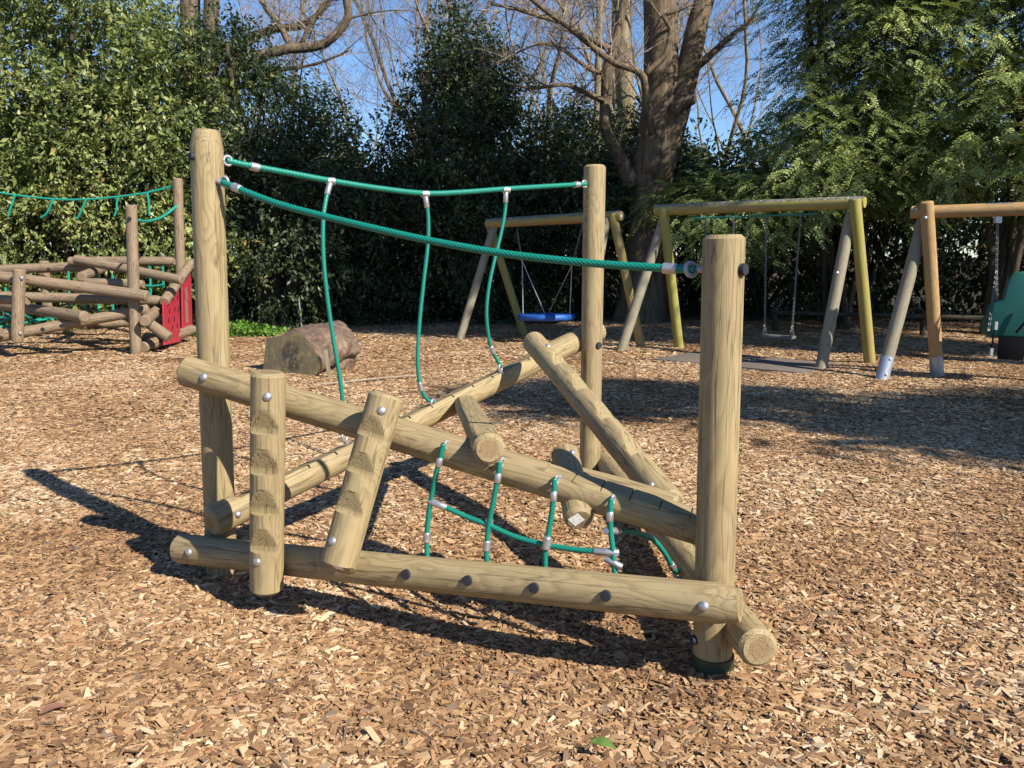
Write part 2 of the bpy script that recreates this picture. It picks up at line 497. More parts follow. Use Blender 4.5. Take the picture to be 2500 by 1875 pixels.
def log(name, p0, p1, r, mat, parent, xdir=None, lims=(), chamfer=0.014, seg=44, r1=None, seed=0, bend=0.004, shear=0.0):
    """A round timber from p0 to p1. lims: (angle about the axis from xdir, [(z, limit)...]) cuts the side back to the limit."""
    p0, p1 = Vector(p0), Vector(p1)
    L = (p1 - p0).length
    r1 = r1 or r
    m = frame_from(p1 - p0, xdir)
    mw = Matrix.Translation(p0) @ m.to_4x4()
    zs = set(np.round(np.linspace(chamfer, L - chamfer, max(3, int(L / 0.06))), 5))
    for _, pr in lims:
        for (z, _l), (z2, l2) in zip(pr, pr[1:]):
            if z2 - z > .012 and abs(l2 - _l) > .004 and min(_l, l2) < r:
                for q in range(1, int((z2 - z) / .007)):
                    zs.add(round(z + q * .007, 5))
        for z, _l in pr:
            zs.add(round(float(z), 5))
            if z + 0.001 < L - chamfer:
                zs.add(round(float(z) + 0.0005, 5))
    zs = sorted(z for z in zs if chamfer <= z <= L - chamfer)
    rings = [(0.0, 1 - chamfer / r)] + [(z, 1.0) for z in zs] + [(L, 1 - chamfer / r)]
    rg = random.Random(seed + int(abs(p0.x * 100)))
    ph = [rg.uniform(0, 6.28) for _ in range(6)]
    V, F, cut = [], [], []
    ang = np.linspace(0, 2 * math.pi, seg, endpoint=False)
    for z, k in rings:
        t = z / L
        rad = (r + (r1 - r) * t) * k
        wob = 1 + 0.008 * np.sin(2 * ang + ph[0] + z * .7) + 0.006 * np.sin(3 * ang + ph[1] + z * 1.1) + 0.004 * math.sin(z * 3 + ph[2])
        x = rad * wob * np.cos(ang) + bend * math.sin(math.pi * t)
        y = rad * wob * np.sin(ang)
        oc = np.zeros(seg, bool)
        for a0, pr in lims:
            pz = [q[0] for q in pr]
            if z < pz[0] - 1e-4 or z > pz[-1] + 1e-4:
                continue
            lim = np.interp(z, pz, [q[1] for q in pr])
            dx, dy = math.cos(a0), math.sin(a0)
            c = x * dx + y * dy
            over = np.maximum(0, c - lim)
            oc |= over > 0.0004
            x, y = x - over * dx, y - over * dy
        sh = shear if z <= chamfer + 1e-6 else 0.0
        V += [(x[i], y[i], z + x[i] * sh) for i in range(seg)]
        cut.append(oc)
    n = len(rings)
    cm = []
    for i in range(n - 1):
        for j in range(seg):
            q = (j + 1) % seg
            F.append((i * seg + j, i * seg + q, (i + 1) * seg + q, (i + 1) * seg + j))
            cm.append(1 if cut[i][j] + cut[i][q] + cut[i + 1][j] + cut[i + 1][q] >= 3 else 0)
    F.append(tuple(reversed(range(seg))))
    F.append(tuple(range((n - 1) * seg, n * seg)))
    me = mesh(name, V, F, True, 28)
    if lims:
        o = link(name, me, [mat, MAT['cut_wood']], parent, mw)
        me.polygons.foreach_set('material_index', np.array(cm + [0, 0], np.int32))
        return o
    return link(name, me, mat, parent, mw)


def spline(pts, step):
    pts = [np.array(p) for p in pts]
    P = [2 * pts[0] - pts[1]] + pts + [2 * pts[-1] - pts[-2]]
    out = []
    for i in range(1, len(P) - 2):
        a, b, c, d = P[i - 1:i + 3]
        n = max(2, int(np.linalg.norm(c - b) / step))
        for t in np.linspace(0, 1, n, endpoint=False):
            out.append(0.5 * (2 * b + (c - a) * t + (2 * a - 5 * b + 4 * c - d) * t * t + (3 * b - a - 3 * c + d) * t ** 3))
    out.append(pts[-1])
    return [Vector(o) for o in out]


def rope(name, pts, r, parent, strands=6, pitch=0.11, n=36, step=0.006):
    P = spline(pts, step)
    V, F, rn = [], [], []
    t = (P[1] - P[0]).normalized()
    x = frame_from(t).col[0].copy()
    s = 0.0
    for i, p in enumerate(P):
        t = (P[min(i + 1, len(P) - 1)] - P[max(i - 1, 0)]).normalized()
        x = (x - t * x.dot(t)).normalized()
        y = t.cross(x)
        if i:
            s += (P[i] - P[i - 1]).length
        for j in range(n):
            a = 2 * math.pi * j / n
            w = abs(math.sin(strands * 0.5 * (a - 2 * math.pi * s / pitch)))
            rad = r * (0.80 + 0.24 * w ** 0.6)
            V.append(p + (x * math.cos(a) + y * math.sin(a)) * rad)
            rn.append(min(1, w ** 0.7 * 1.1))
    k = len(P)
    for i in range(k - 1):
        for j in range(n):
            q = (j + 1) % n
            F.append((i * n + j, i * n + q, (i + 1) * n + q, (i + 1) * n + j))
    F.append(tuple(reversed(range(n))))
    F.append(tuple(range((k - 1) * n, k * n)))
    o = link(name, mesh(name, V, F, True, 0, rn), MAT['rope'], parent)
    return o, P


def ferrule(parent, p, axis, L=0.05, r=0.017, n=14):
    axis = Vector(axis).normalized()
    MB().lathe(Vector(p) - axis * L / 2, axis, [(r * 0.86, 0), (r, 0.003), (r, L - 0.003), (r * 0.86, L)], n).build('ferrule', MAT['alu'], parent)


def bolt(parent, p, nrm, r=0.018, dark=False):
    if dark:
        MB().lathe(p, nrm, [(r * 1.1, -0.01), (r * 1.1, 0.008), (r, 0.014), (r * 0.6, 0.0145)], 20).build('bolt_cap', MAT['cap'], parent)
    else:
        MB().lathe(p, nrm, [(r, -0.01), (r, 0.003), (r * 0.92, 0.006), (r * 0.7, 0.010), (r * 0.35, 0.0125), (r * 0.05, 0.0132)], 18).build('bolt_head', MAT['steel'], parent)


def eye(parent, p, axis, ring_axis, mat='nylon', Rr=0.020, r=0.0068):
    axis = Vector(axis).normalized()
    m = MB().torus(Vector(p) + axis * (Rr + r), ring_axis, Rr, r, 22, 10)
    m.lathe(Vector(p) - axis * 0.01, axis, [(0.012, 0), (0.012, 0.016)], 12)
    m.build('eye_nut', MAT[mat], parent)


# ================================================================ THE NEW CLIMBING FRAME
RP = 0.0715
L0, F0, R0 = at(542, 1381, 3.80), at(1440, 1160, 5.45), at(1739, 1628, 2.81)
L0.z = F0.z = R0.z = 0
L1, F1, R1 = at(503, 318, 3.80), at(1452, 403, 5.45), at(1768, 573, 2.81)
cf = empty('rope_climber', (0, 3.9, 0), 'new pale timber climbing frame with three upright posts, crossing logs and green ropes', 'climbing frame')
W = MAT['wood']


def down(a, b, d=0.3):
    return a + (a - b).normalized() * d


postL = log('post', down(L0, L1, .15), L1, RP, W, cf, (-.4, -.9, 0), seed=1)
postF = log('post', down(F0, F1, .15), F1, RP * 1.0, W, cf, (-.4, -.9, 0), seed=2)
postR = log('post', down(R0, R1, .15), R1, RP * 0.985, W, cf, (-.3, -.95, 0), seed=3)
sl = MB()
m_ax = (R1 - R0).normalized()
sl.lathe(R0 - m_ax * 0.1, m_ax, [(RP + .006, 0), (RP + .006, 0.155), (RP + .001, 0.157)], 40, False)
sl.build('post_sleeve', MAT['sleeve'], postR)

lr = (R0 - L0).normalized()
nLR = Vector((lr.y, -lr.x, 0))
if nLR.y > 0:
    nLR = -nLR                                        # towards the camera
lf = (F0 - L0).normalized()
nLF = Vector((lf.y, -lf.x, 0))
if nLF.y > 0:
    nLF = -nLF                                        # inwards (towards the camera)


def onLR(px, py, off):
    return onplane(px, py, L0 + nLR * off, nLR)


def onLF(px, py, off):
    return onplane(px, py, L0 + nLF * off, nLF)


UP = Vector((0, 0, 1))
# low front beam
A0, A1 = onLR(438, 1339, .145), onLR(1808, 1478, .145)
beamA = log('beam', A0, A1, 0.069, W, cf, nLR, seed=4)
# upper sloping beam, its top flattened towards the low end
B0, B1 = onLR(452, 905, .142), onLR(1790, 1312, -.14)
LB = (B1 - B0).length
axB = (B1 - B0).normalized()
upB = (UP + nLR * 0.1).normalized()
fl = []
z = LB * 0.70
fl = [(z, 0.09), (z + 0.001, 0.056)]
while z < LB - 0.12:
    z += 0.115
    fl += [(z - 0.003, 0.056), (z - 0.0018, 0.046), (z + 0.0018, 0.046), (z + 0.003, 0.056)]
fl += [(LB - 0.03, 0.056)]
beamB = log('beam', B0, B1, 0.069, W, cf, upB, lims=[(0.0, fl)], seed=5)
# sloping log with a sawn walking top, from the left post up to the far post
C0, C1 = onLF(512, 1276, .145), onLF(1462, 806, -.14)
LC = (C1 - C0).length
fl = [(0.10, 0.09), (0.16, 0.05)]
z = 0.2
while z < LC - 0.75:
    z += 0.165
    fl += [(z - 0.0055, 0.050), (z - 0.004, 0.034), (z + 0.004, 0.034), (z + 0.0055, 0.050)]
fl += [(LC - 0.62, 0.05), (LC - 0.56, 0.09)]
beamC = log('beam', C0, C1, 0.074, W, cf, (UP - nLF * 0.25), lims=[(0.0, fl)], seed=6)


def notches(L, pairs, r, deep=0.58):
    pr = [(0.02, r * 1.3)]
    for lo, hi in pairs:                              # lo = ledge, hi = where the slanted cut starts (fractions from the start)
        pr += [(lo * L - 0.001, r * 1.3), (lo * L, r * deep), (lo * L + 0.22 * (hi - lo) * L, r * (deep + 0.02)), (hi * L, r * 1.03), (hi * L + 0.001, r * 1.3)]
    pr += [(L - 0.02, r * 1.3)]
    return pr


# two leaning step logs on the front
d0, d1 = onLR(651, 1442, .283), onLR(655, 908, .277)
LD = (d1 - d0).length
pr = notches(LD, [(1 - .795, 1 - .682), (1 - .62, 1 - .503), (1 - .44, 1 - .323), (1 - .26, 1 - .147)], 0.07)
stepA = log('step_log', d0, d1, 0.070, W, cf, Vector((-.02, -1, 0)), lims=[(0.0, pr)], seed=7)
e0, e1 = onLR(824, 1385, .335), onLR(944, 962, .135)
LE = (e1 - e0).length
pr = notches(LE, [(1 - .69, 1 - .56), (1 - .46, 1 - .34), (1 - .25, 1 - .13)], 0.07, 0.62)
stepB = log('step_log', e0, e1, 0.071, W, cf, Vector((-.28, -1, 0)), lims=[(0.0, pr)], seed=8, shear=.6)
# step log from the high end of the sloping log down into the frame
E1, E0 = at(1300, 832, 4.93), at(1611, 1202, 3.42)
E0 = E0 + (E0 - E1).normalized() * .10
LE_ = (E1 - E0).length
pr = notches(LE_, [(1 - .82, 1 - .70), (1 - .63, 1 - .52), (1 - .45, 1 - .34), (1 - .27, 1 - .17)], 0.07, 0.58)
stepC = log('step_log', E0, E1, 0.068, W, cf, Vector((.5, -.7, .5)), lims=[(0.0, pr)], seed=9)
# low beam between the far post and the right post
G0, G1 = at(1476, 1128, 5.52), at(1853, 1585, 2.60)
beamG = log('beam', G0, G1, 0.068, W, cf, UP, seed=10)
# short foothold log resting on the upper beam, fine saw cuts on top
J1, J0 = onLR(1194, 1097, .13), onLF(1135, 985, .04)
LJ = (J1 - J0).length
fl = [(0.03, 0.047)]
for k in range(7):
    z = LJ - 0.10 - k * 0.055
    fl += [(z - 0.006, 0.047), (z - 0.0045, 0.026), (z + 0.0045, 0.026), (z + 0.006, 0.047)]
fl = sorted(fl) + [(LJ - 0.03, 0.047)]
stepJ = log('foothold_log', J0, J1, 0.0625, W, cf, UP, lims=[(0.0, fl)], seed=11)
# stub leaning behind the upper beam and the rail it is bolted to
K1, K0 = onLR(1415, 1270, .01), onLR(1378, 1105, -.33)
stepK = log('foothold_log', K0, K1, 0.0585, W, cf, Vector((0, -.2, 1)), seed=12)
H0, H1 = onLR(1395, 1170, -.26), onLR(1652, 1243, -.26)
beamH = log('beam', H0, H1, 0.060, W, cf, UP, seed=13)


def on_log_front(p0, p1, px, py, r):
    """surface point of a timber seen at a pixel, and its outward normal"""
    o, d = Vector((0, 0, CH)), ray(px, py).normalized()
    a = (p1 - p0).normalized()
    w = o - p0
    dd, ww = d - a * d.dot(a), w - a * w.dot(a)
    A, B, C = dd.dot(dd), 2 * dd.dot(ww), ww.dot(ww) - r * r
    disc = B * B - 4 * A * C
    t = (-B - math.sqrt(max(0, disc))) / (2 * A)
    p = o + d * t
    n = (p - p0)
    n = (n - a * n.dot(a)).normalized()
    return p, n


def put_bolt(o, p0, p1, px, py, r, dark=False, size=0.018):
    p, n = on_log_front(p0, p1, px, py, r)
    bolt(o, p, n, size, dark)


put_bolt(beamB, B0, B1, 497, 921, .069)
put_bolt(stepA, d0, d1, 653, 969, .069)
put_bolt(stepA, d0, d1, 628, 1372, .069)
put_bolt(stepB, e0, e1, 932, 1003, .069)
put_bolt(stepB, e0, e1, 812, 1321, .069)
put_bolt(beamA, A0, A1, 461, 1348, .068)
put_bolt(beamA, A0, A1, 1718, 1480, .068)
for px, py in ((993, 1402), (1143, 1417), (1305, 1435), (1480, 1454)):
    put_bolt(beamA, A0, A1, px, py, .068, True, .0185)
put_bolt(beamC, C0, C1, 581, 1256, .073, False, .016)
put_bolt(stepC, E0, E1, 1338, 845, .066, False, .017)
put_bolt(stepC, E0, E1, 1590, 1184, .066, False, .015)
put_bolt(postF, F0, F1, 1461, 843, RP, True, .02)
put_bolt(postR, R0, R1, 1812, 658, RP, True, .019)
put_bolt(postR, R0, R1, 1697, 1562, RP, True, .016)
put_bolt(postL, L0, L1, 470, 382, RP, True, .016)
put_bolt(stepK, K0, K1, 1397, 1106, .057, False, .014)

# paper stickers on two sawn ends
for o, p0, p1, w, h, rot in ((stepB, e0, e1, .048, .032, 0.0), (stepK, K1, K0, .046, .046, 0.5)):
    ax = (p0 - p1).normalized()
    if o is stepB:                                    # this end is sawn at a slant
        xl = WM[o.name].to_3x3().col[0]
        ax = (ax + xl * .6).normalized()
    x = (lr - ax * lr.dot(ax)).normalized()
    y = ax.cross(x)
    x2, y2 = x * math.cos(rot) + y * math.sin(rot), y * math.cos(rot) - x * math.sin(rot)
    c = p0 + ax * 0.0006 + (x * 0.004 if o is stepB else -x * .012 + y * 0.006)
    mm = Matrix((x2, y2, ax)).transposed()
    MB().box(c, (w, h, 0.001), mm).build('label_sticker', MAT['sticker'], o, smooth=False)

# ---- ropes of the frame
RT, RN = 0.0142, 0.0105
D_ = lambda pts, f: [f(x * D, y * D) for x, y in pts]
top = D_([(489, 347), (530, 356), (620, 373), (715, 390.5), (820, 407), (918, 417.5), (1000, 415), (1093, 408), (1180, 402.5), (1266, 397.5)], lambda x, y: onLF(x, y, 0.0))
rt, P = rope('rope', top, RT, cf)
eye(rt, onLF(542, 391, 0), (F0 - L0), nLF, 'alu')
eye(rt, onLF(1434, 450, 0), (L0 - F0), nLF, 'alu')
for i, k in ((0, 1), (-1, -2)):
    d = (P[k] - P[i]).normalized()
    ferrule(rt, P[i] + d * (0.135 if i == 0 else 0.085), P[12] - P[4] if i == 0 else P[-4] - P[-12], 0.045, 0.0195)
lo = D_([(481, 393), (511, 406), (600, 440), (700, 467), (812, 494), (925, 519), (1070, 545), (1190, 560), (1300, 570.5), (1400, 577), (1450, 580), (1501, 582)], lambda x, y: onLR(x, y, 0.0))
rl, P = rope('rope', lo, RT, cf)
eye(rl, onLR(537, 444, 0), lr, nLR, 'nylon')
eye(rl, onLR(1708, 658, 0), -lr, Vector((.5, -.9, .2)), 'nylon', 0.022, 0.0085)
ferrule(rl, P[0] + (P[14] - P[0]).normalized() * 0.085, P[16] - P[8], 0.045, 0.0195)
ferrule(rl, P[-1] - (P[-1] - P[-10]).normalized() * 0.088, P[-10] - P[-20], 0.05, 0.0195)
hang = [[(713, 396), (704, 432), (698, 480), (699, 560), (708, 650), (722, 745), (736, 830), (747, 940)],
        [(919, 424), (925, 470), (924, 530), (915, 610), (906, 700), (902, 780), (908, 835), (922, 862), (938, 868)],
        [(1093, 415), (1091, 455), (1082, 505), (1068, 562), (1056, 620), (1051, 680), (1058, 740), (1072, 775), (1083, 792)]]
offs = [0.10, 0.05, 0.01]
for h, of in zip(hang, offs):
    n = len(h)
    pts = [onLF(x * D, y * D, of * i / (n - 1)) for i, (x, y) in enumerate(h)]
    o, P = rope('rope', pts, RN, cf)
    d = (P[6] - P[0]).normalized()
    ferrule(o, P[0] + d * 0.02, d, 0.085, 0.0145)
    MB().lathe(P[0] + d * -0.012 + nLF * .002, nLF * .3 + lf, [(0.016, -0.022), (0.019, -0.018), (0.019, 0.018), (0.016, 0.022)], 14).build('ferrule', MAT['alu'], o)
    k = -22
    ferrule(o, P[k], P[k + 2] - P[k - 2], 0.05, 0.0155)
    eye(o, P[-1] + Vector((0, 0, -.035)), Vector((0, 0, 1)) - lf * .3, nLF + lf * .5, 'alu', 0.022, 0.0075)
# climbing net between the two front beams
net = [[(958, 958), (952, 985), (943, 1020), (930, 1085), (923, 1140), (922, 1185), (924, 1215)],
       [(1079, 995), (1077, 1020), (1068, 1070), (1056, 1133), (1052, 1175), (1051, 1205), (1054, 1235)],
       [(1198, 1033), (1197, 1055), (1192, 1105), (1183, 1160), (1178, 1200), (1178, 1235), (1180, 1255)],
       [(1320, 1076), (1318, 1100), (1319, 1145), (1324, 1190), (1326, 1222), (1330, 1245), (1334, 1270)]]
for q, h in enumerate(net):
    pts = [onLR(x * D, y * D, 0.075 - 0.022 * q + 0.025 * (i / 6)) for i, (x, y) in enumerate(h)]
    o, P = rope('rope', pts, RN, cf)
    d = (P[10] - P[0]).normalized()
    ferrule(o, P[0] + d * (0.07 if q else 0.08), d, 0.038, 0.014)
    eye(o, P[0] - nLR * 0.045 + Vector((0, 0, -.012)), nLR, lr, 'nylon', 0.015, 0.005)
    if q in (0, 1):
        k = -18
        ferrule(o, P[k], P[k + 2] - P[k - 2], 0.042, 0.0155)
    if q == 3:
        ferrule(o, P[-16], lr * .8 + Vector((0, 0, -.3)), 0.07, 0.0135)
hz = [(930, 1083), (965, 1097), (1005, 1115), (1057, 1135), (1115, 1160), (1180, 1177), (1250, 1188), (1300, 1191.5), (1324, 1193)]
pts = [onLR(x * D, y * D, 0.085 - 0.066 * i / 8) for i, (x, y) in enumerate(hz)]
o, P = rope('rope', pts, RN, cf)
d = (P[10] - P[0]).normalized()
ferrule(o, P[0] + d * 0.03, d, 0.085, 0.0145)
ferrule(o, P[-1] - (P[-1] - P[-10]).normalized() * 0.025, (P[-1] - P[-10]), 0.095, 0.0145)
for x, y in ((1057, 1133), (1182, 1172)):
    p = onLR(x * D, y * D, 0.05)
    ferrule(o, p + nLR * .004, Vector((.1, 0, 1)), 0.05, 0.0165)
s0, s1 = onLR(1313 * D, 1146 * D, 0.012), on_log_front(G0, G1, 1466 * D, 1236 * D, .075)[0]
sh = [(1313, 1146), (1345, 1148), (1375, 1150), (1410, 1165), (1432, 1190), (1447, 1215), (1462, 1238)]
pts = [at(x * D, y * D, s0.y + (s1.y - s0.y) * i / 6) for i, (x, y) in enumerate(sh)]
o, P = rope('rope', pts, RN, cf)
d = (P[10] - P[0]).normalized()
ferrule(o, P[0] + d * 0.03, d, 0.085, 0.0145)
k = -13
ferrule(o, P[k], P[k + 2] - P[k - 2], 0.042, 0.0155)
eye(o, P[-1] + Vector((.03, 0, -.01)), Vector((-1, 0, .3)), Vector((.2, -.5, .8)), 'nylon', 0.02, 0.0065)
print('FRAME', L0, F0, R0, L1, F1, R1, 'A', A0, A1, 'B', B0, B1, 'C', C0, C1, 'E', E0, E1, 'G', G0, G1, 'J', J0, J1, 'K', K0, K1, 'H', H0, H1)

# ================================================================ WEATHERED CLIMBER, FAR LEFT
wf = empty('log_climber', (-7, 13, 0), 'weathered brown log climber with a red panel and green net beside the hedge', 'climbing frame')
WW = MAT['weathered']
c6 = lambda x, y, Y: at(x / 3.318, 400 + y / 3.318, Y)
wlogs = [('post', (1062, 335, 12.3), (1102, 1540, 12.3), .082), ('post', (1438, 118, 14.3), (1475, 1330, 14.3), .083),
         ('post', (157, 852, 12.0), (140, 1440, 12.0), .085), ('post', (355, 785, 14.5), (390, 1250, 14.5), .085),
         ('beam', (-130, 862, 14.2), (850, 828, 14.2), .082), ('beam', (560, 790, 14.0), (1412, 790, 14.0), .078),
         ('beam', (608, 772, 13.4), (1478, 942, 13.0), .075), ('beam', (660, 915, 12.9), (830, 850, 14.0), .078),
         ('beam', (690, 965, 12.8), (1162, 977, 12.8), .075), ('beam', (-130, 895, 12.2), (1198, 1072, 12.15), .082),
         ('beam', (-130, 1072, 13.1), (1308, 1108, 13.1), .080), ('beam', (690, 1240, 11.95), (-130, 1125, 13.3), .085),
         ('beam', (-60, 1412, 12.05), (1205, 1178, 12.45), .082), ('beam', (700, 1302, 13.6), (1340, 1270, 13.9), .075),
         ('beam', (1330, 1118, 12.9), (1552, 800, 14.5), .080), ('beam', (1172, 1275, 12.1), (1300, 1170, 13.4), .085),
         ('beam', (1195, 1285, 12.4), (1372, 1412, 12.35), .082), ('beam', (1160, 1487, 12.45), (1560, 1340, 14.2), .085),
         ('beam', (0, 1100, 12.5), (225, 1112, 12.3), .07), ('beam', (-60, 1375, 11.9), (10, 1360, 11.9), .09)]
for i, (nm, a, b, r) in enumerate(wlogs):
    log(nm, c6(*a), c6(*b), r, WW, wf, UP if nm == 'beam' else (0, -1, 0), seed=40 + i, seg=26, chamfer=.016)
for x, y, Y in ((172, 925, 11.93), (160, 1372, 11.93), (345, 1342, 11.98), (498, 1313, 12.02), (1048, 443, 12.2), (393, 855, 14.1)):
    bolt(wf, c6(x, y, Y), (0, -1, 0), .026, y not in (925, 1372))
# red panels on the receding side
pa, pb = c6(1318, 1130, 12.75), c6(1556, 1350, 14.35)
axp = Vector((pb.x - pa.x, pb.y - pa.y, 0)).normalized()
nrp = Vector((-axp.y, axp.x, 0))


def panel(poly, holes=None, cut=None):
    pts = [onplane(x / 3.318, 400 + y / 3.318, pa, nrp) for x, y in poly]
    loc = [((p - pa).dot(axp), p.z) for p in pts]
    mw = Matrix.Translation((pa.x, pa.y, 0)) @ Matrix((axp, UP, axp.cross(UP))).transposed().to_4x4()
    o = MB().slab(loc, 0.02, mw, 0.004, 1).build('red_panel', MAT['red'], wf)
    return o


p1_ = panel([(1318, 1135), (1442, 962), (1460, 1440), (1328, 1470)])
p2_ = panel([(1468, 905), (1540, 850), (1556, 1362), (1478, 1412)])
for qx, qa, qb, qr in ((1506, 1000, 1110, -.12), (1508, 1100, 1285, .04)):
    qa_, qb_ = (onplane(qx / 3.318, 400 + q_ / 3.318, pa, nrp) for q_ in (qa, qb))
    sgn_ = 1 if nrp.dot(qa_ - Vector((0, 0, CH))) > 0 else -1
    MB().box((qa_ + qb_) / 2 - nrp * 0.0085 * sgn_, (.16, .006, (qa_ - qb_).length), Matrix((axp, nrp, UP)).transposed() @ Matrix.Rotation(qr, 3, 'Y')).build('slot', MAT['weathered'], p2_, smooth=False)
for x, y in ((1368, 1190), (1362, 1270), (1412, 1180), (1408, 1255), (1392, 1330), (1360, 1390), (1430, 1310), (1432, 1080), (1440, 1180)):
    p = onplane(x / 3.318, 400 + y / 3.318, pa, nrp)
    MB().box(p - nrp * 0.009 * (1 if nrp.dot(p - Vector((0, 0, CH))) > 0 else -1), (0.035, 0.006, 0.085), Matrix((axp, nrp, UP)).transposed() @ Matrix.Rotation(.5, 3, 'Y')).build('hand_slot', MAT['black'], p1_, smooth=False)
# its ropes
tr = [(-120, 205, 14.3), (0, 232, 14.3), (120, 252, 14.3), (430, 285, 14.3), (700, 288, 14.3), (955, 266, 14.3), (1195, 232, 14.3), (1402, 178, 14.3)]
o = MB().tube(spline([c6(*p) for p in tr], .1), .018, 6).build('rope', MAT['thin_rope'], wf)
for h in ([(120, 252), (100, 320), (80, 370), (65, 425)], [(430, 285), (405, 350), (370, 410), (330, 435)], [(700, 287), (670, 350), (650, 400), (625, 445)], [(960, 266), (945, 320), (945, 370), (925, 425)], [(1192, 234), (1202, 290), (1208, 350), (1209, 418)]):
    MB().tube(spline([c6(x, y, 14.28) for x, y in h], .1), .017, 6).build('rope', MAT['thin_rope'], wf)
MB().tube(spline([c6(1110, 458, 12.35), c6(1200, 464, 12.9), c6(1290, 440, 13.4), c6(1360, 400, 13.9), c6(1435, 338, 14.25)], .1), .022, 6).build('rope', MAT['thin_rope'], wf)
for x, ya, yb in ((555, 870, 1180), (690, 900, 1190), (792, 860, 1200), (910, 900, 1200), (1215, 830, 1070), (1318, 830, 1000), (45, 1000, 1050)):
    MB().tube([c6(x, ya, 13.95), c6(x + 6, yb, 13.95)], .019, 6).build('rope', MAT['thin_rope'], wf)
MB().tube([c6(1150, 985, 13.93), c6(1240, 990, 13.93), c6(1330, 978, 13.93)], .017, 6).build('rope', MAT['thin_rope'], wf)
for a, b in (((-20, 1290, 12.3), (240, 1210, 13.4)), ((60, 1330, 12.4), (400, 1235, 13.5)), ((180, 1290, 12.5), (520, 1235, 13.4)), ((0, 1180, 13.2), (110, 1245, 12.6)), ((150, 1200, 13.4), (310, 1285, 12.6)), ((-20, 1240, 12.9), (120, 1262, 12.7)), ((320, 1215, 13.4), (420, 1262, 12.9)), ((-20, 1320, 12.2), (90, 1310, 12.4))):
    MB().tube([c6(*a), c6(*b)], .018, 6).build('rope', MAT['thin_rope'], wf)

# ================================================================ SWINGS
def chain(mb, p, q, link_=0.034, wire=0.0042, n=10, k=5):
    p, q = Vector(p), Vector(q)
    d = q - p
    cnt = max(2, int(d.length / (link_ * 0.78)))
    d.normalize()
    x = frame_from(d).col[0]
    y = d.cross(x)
    for i in range(cnt):
        c = p + (q - p) * ((i + .5) / cnt)
        ax, s = (x, y) if i % 2 else (y, x)
        mb.torus(c, ax, link_ * 0.33, wire, n, k, 1.65, d)


def swing_frame(loc, label, b0, b1, legs, mats, rb, rl, group='timber swing frames'):
    fr = empty('swing_stand', loc, label, 'swing frame', group)
    bo = log('beam', b0, b1, rb, mats[0], fr, UP, seed=80, seg=28)
    out = [bo]
    for i, (f, t, r) in enumerate(legs):
        out.append(log('leg', f, t, rl, mats[1 + i % (len(mats) - 1)], fr, (0, -1, 0), seed=90 + i, seg=28))
    return fr, out


MO = MAT['mossy']
# basket swing frame (farthest)
b0, b1 = at(1190, 546, 14.9), at(1518, 527, 13.0)
f1, ls = swing_frame((0.6, 14, 0), 'mossy log swing frame carrying the blue basket swing', b0, b1, [
    (at(1122, 829, 14.55), at(1208, 548, 14.80), 0), (at(1280, 819, 15.2), at(1193, 543, 14.95), 0),
    (at(1420, 872, 12.55), at(1480, 535, 13.10), 0), (at(1566, 850, 13.2), at(1495, 520, 13.05), 0)], [MO, MAT['grey_leg'], MAT['mossy']], .085, .072)
tg = MB().box(b1 + (b1 - b0).normalized() * .001, (.04, .002, .05), frame_from((b1 - b0), UP) @ Matrix.Rotation(R(90), 3, 'X'))
tg.build('label_tag', MAT['sticker'], ls[0], smooth=False)
# flat seat swing frame
b0, b1 = at(1600, 513, 12.95), at(2112, 494, 10.95)
b20, b21 = b0.copy(), b1.copy()
f2, ls2 = swing_frame((3.4, 12, 0), 'mossy lichen-topped log swing frame holding the two flat seats', b0, b1, [
    (at(1514, 862, 12.65), at(1622, 532, 12.95), 0), (at(1658, 852, 13.15), at(1618, 508, 12.80), 0),
    (at(2003, 905, 10.75), at(2078, 520, 11.08), 0), (at(2124, 892, 11.2), at(2086, 484, 10.90), 0)], [MO, MAT['grey_leg'], MO], .085, .076)
MB().tube([at(1690, 533, 12.4), at(2000, 522, 11.35)], .016, 6).build('hanger_bar', MAT['greenbar'], f2)
bolt(ls2[3], at(2044, 667, 10.84), (0, -1, 0), .024)
# right hand frame with the zinc post shoes
b0, b1 = at(2222, 519, 10.0), at(2860, 500, 8.9)
OP = MAT['orange_pine']
f3, ls3 = swing_frame((5, 9.7, 0), 'newer orange timber swing frame with zinc post shoes and the green bucket seat', b0, b1, [
    (at(2152, 928, 9.80), at(2262, 512, 10.12), 0), (at(2288, 922, 10.05), at(2262, 492, 9.86), 0),
    (at(2830, 950, 8.9), at(2800, 495, 8.85), 0)], [OP, MAT['grey_leg'], OP, OP], .076, .076)
for lg, f, t, hh in ((ls3[1], at(2152, 928, 9.80), at(2262, 512, 10.12), .34), (ls3[2], at(2288, 922, 10.05), at(2262, 492, 9.86), .33)):
    ax = (t - f).normalized()
    sh_ = MB().lathe(f - ax * 0.05, ax, [(.079, 0), (.079, hh), (.0765, hh + .001)], 26, False).build('post_shoe', MAT['purple_zinc'], lg)
    for k in (0.08, 0.27):
        c = f + ax * k + Vector((0, -.079, 0))
        bolt(sh_, c, (0, -1, 0), .017)
for x, y in ((2238, 511), (2260, 532)):
    bolt(f3, at(x, y, 9.82 if y > 520 else 9.92), (0, -1, 0), .022)
MB().box(at(2440, 497, 9.62), (.26, .14, .008), frame_from(UP, (b1 - b0))).build('hanger_plate', MAT['purple_zinc'], f3)
MB().box(at(2436, 534, 9.62), (.07, .05, .10)).build('hanger_bracket', MAT['steel'], f3)
for o, a, b in ((f2, 0, 0),):
    for x, y, Y in ((2088, 486, 10.8), (1615, 505, 12.7)):
        pass


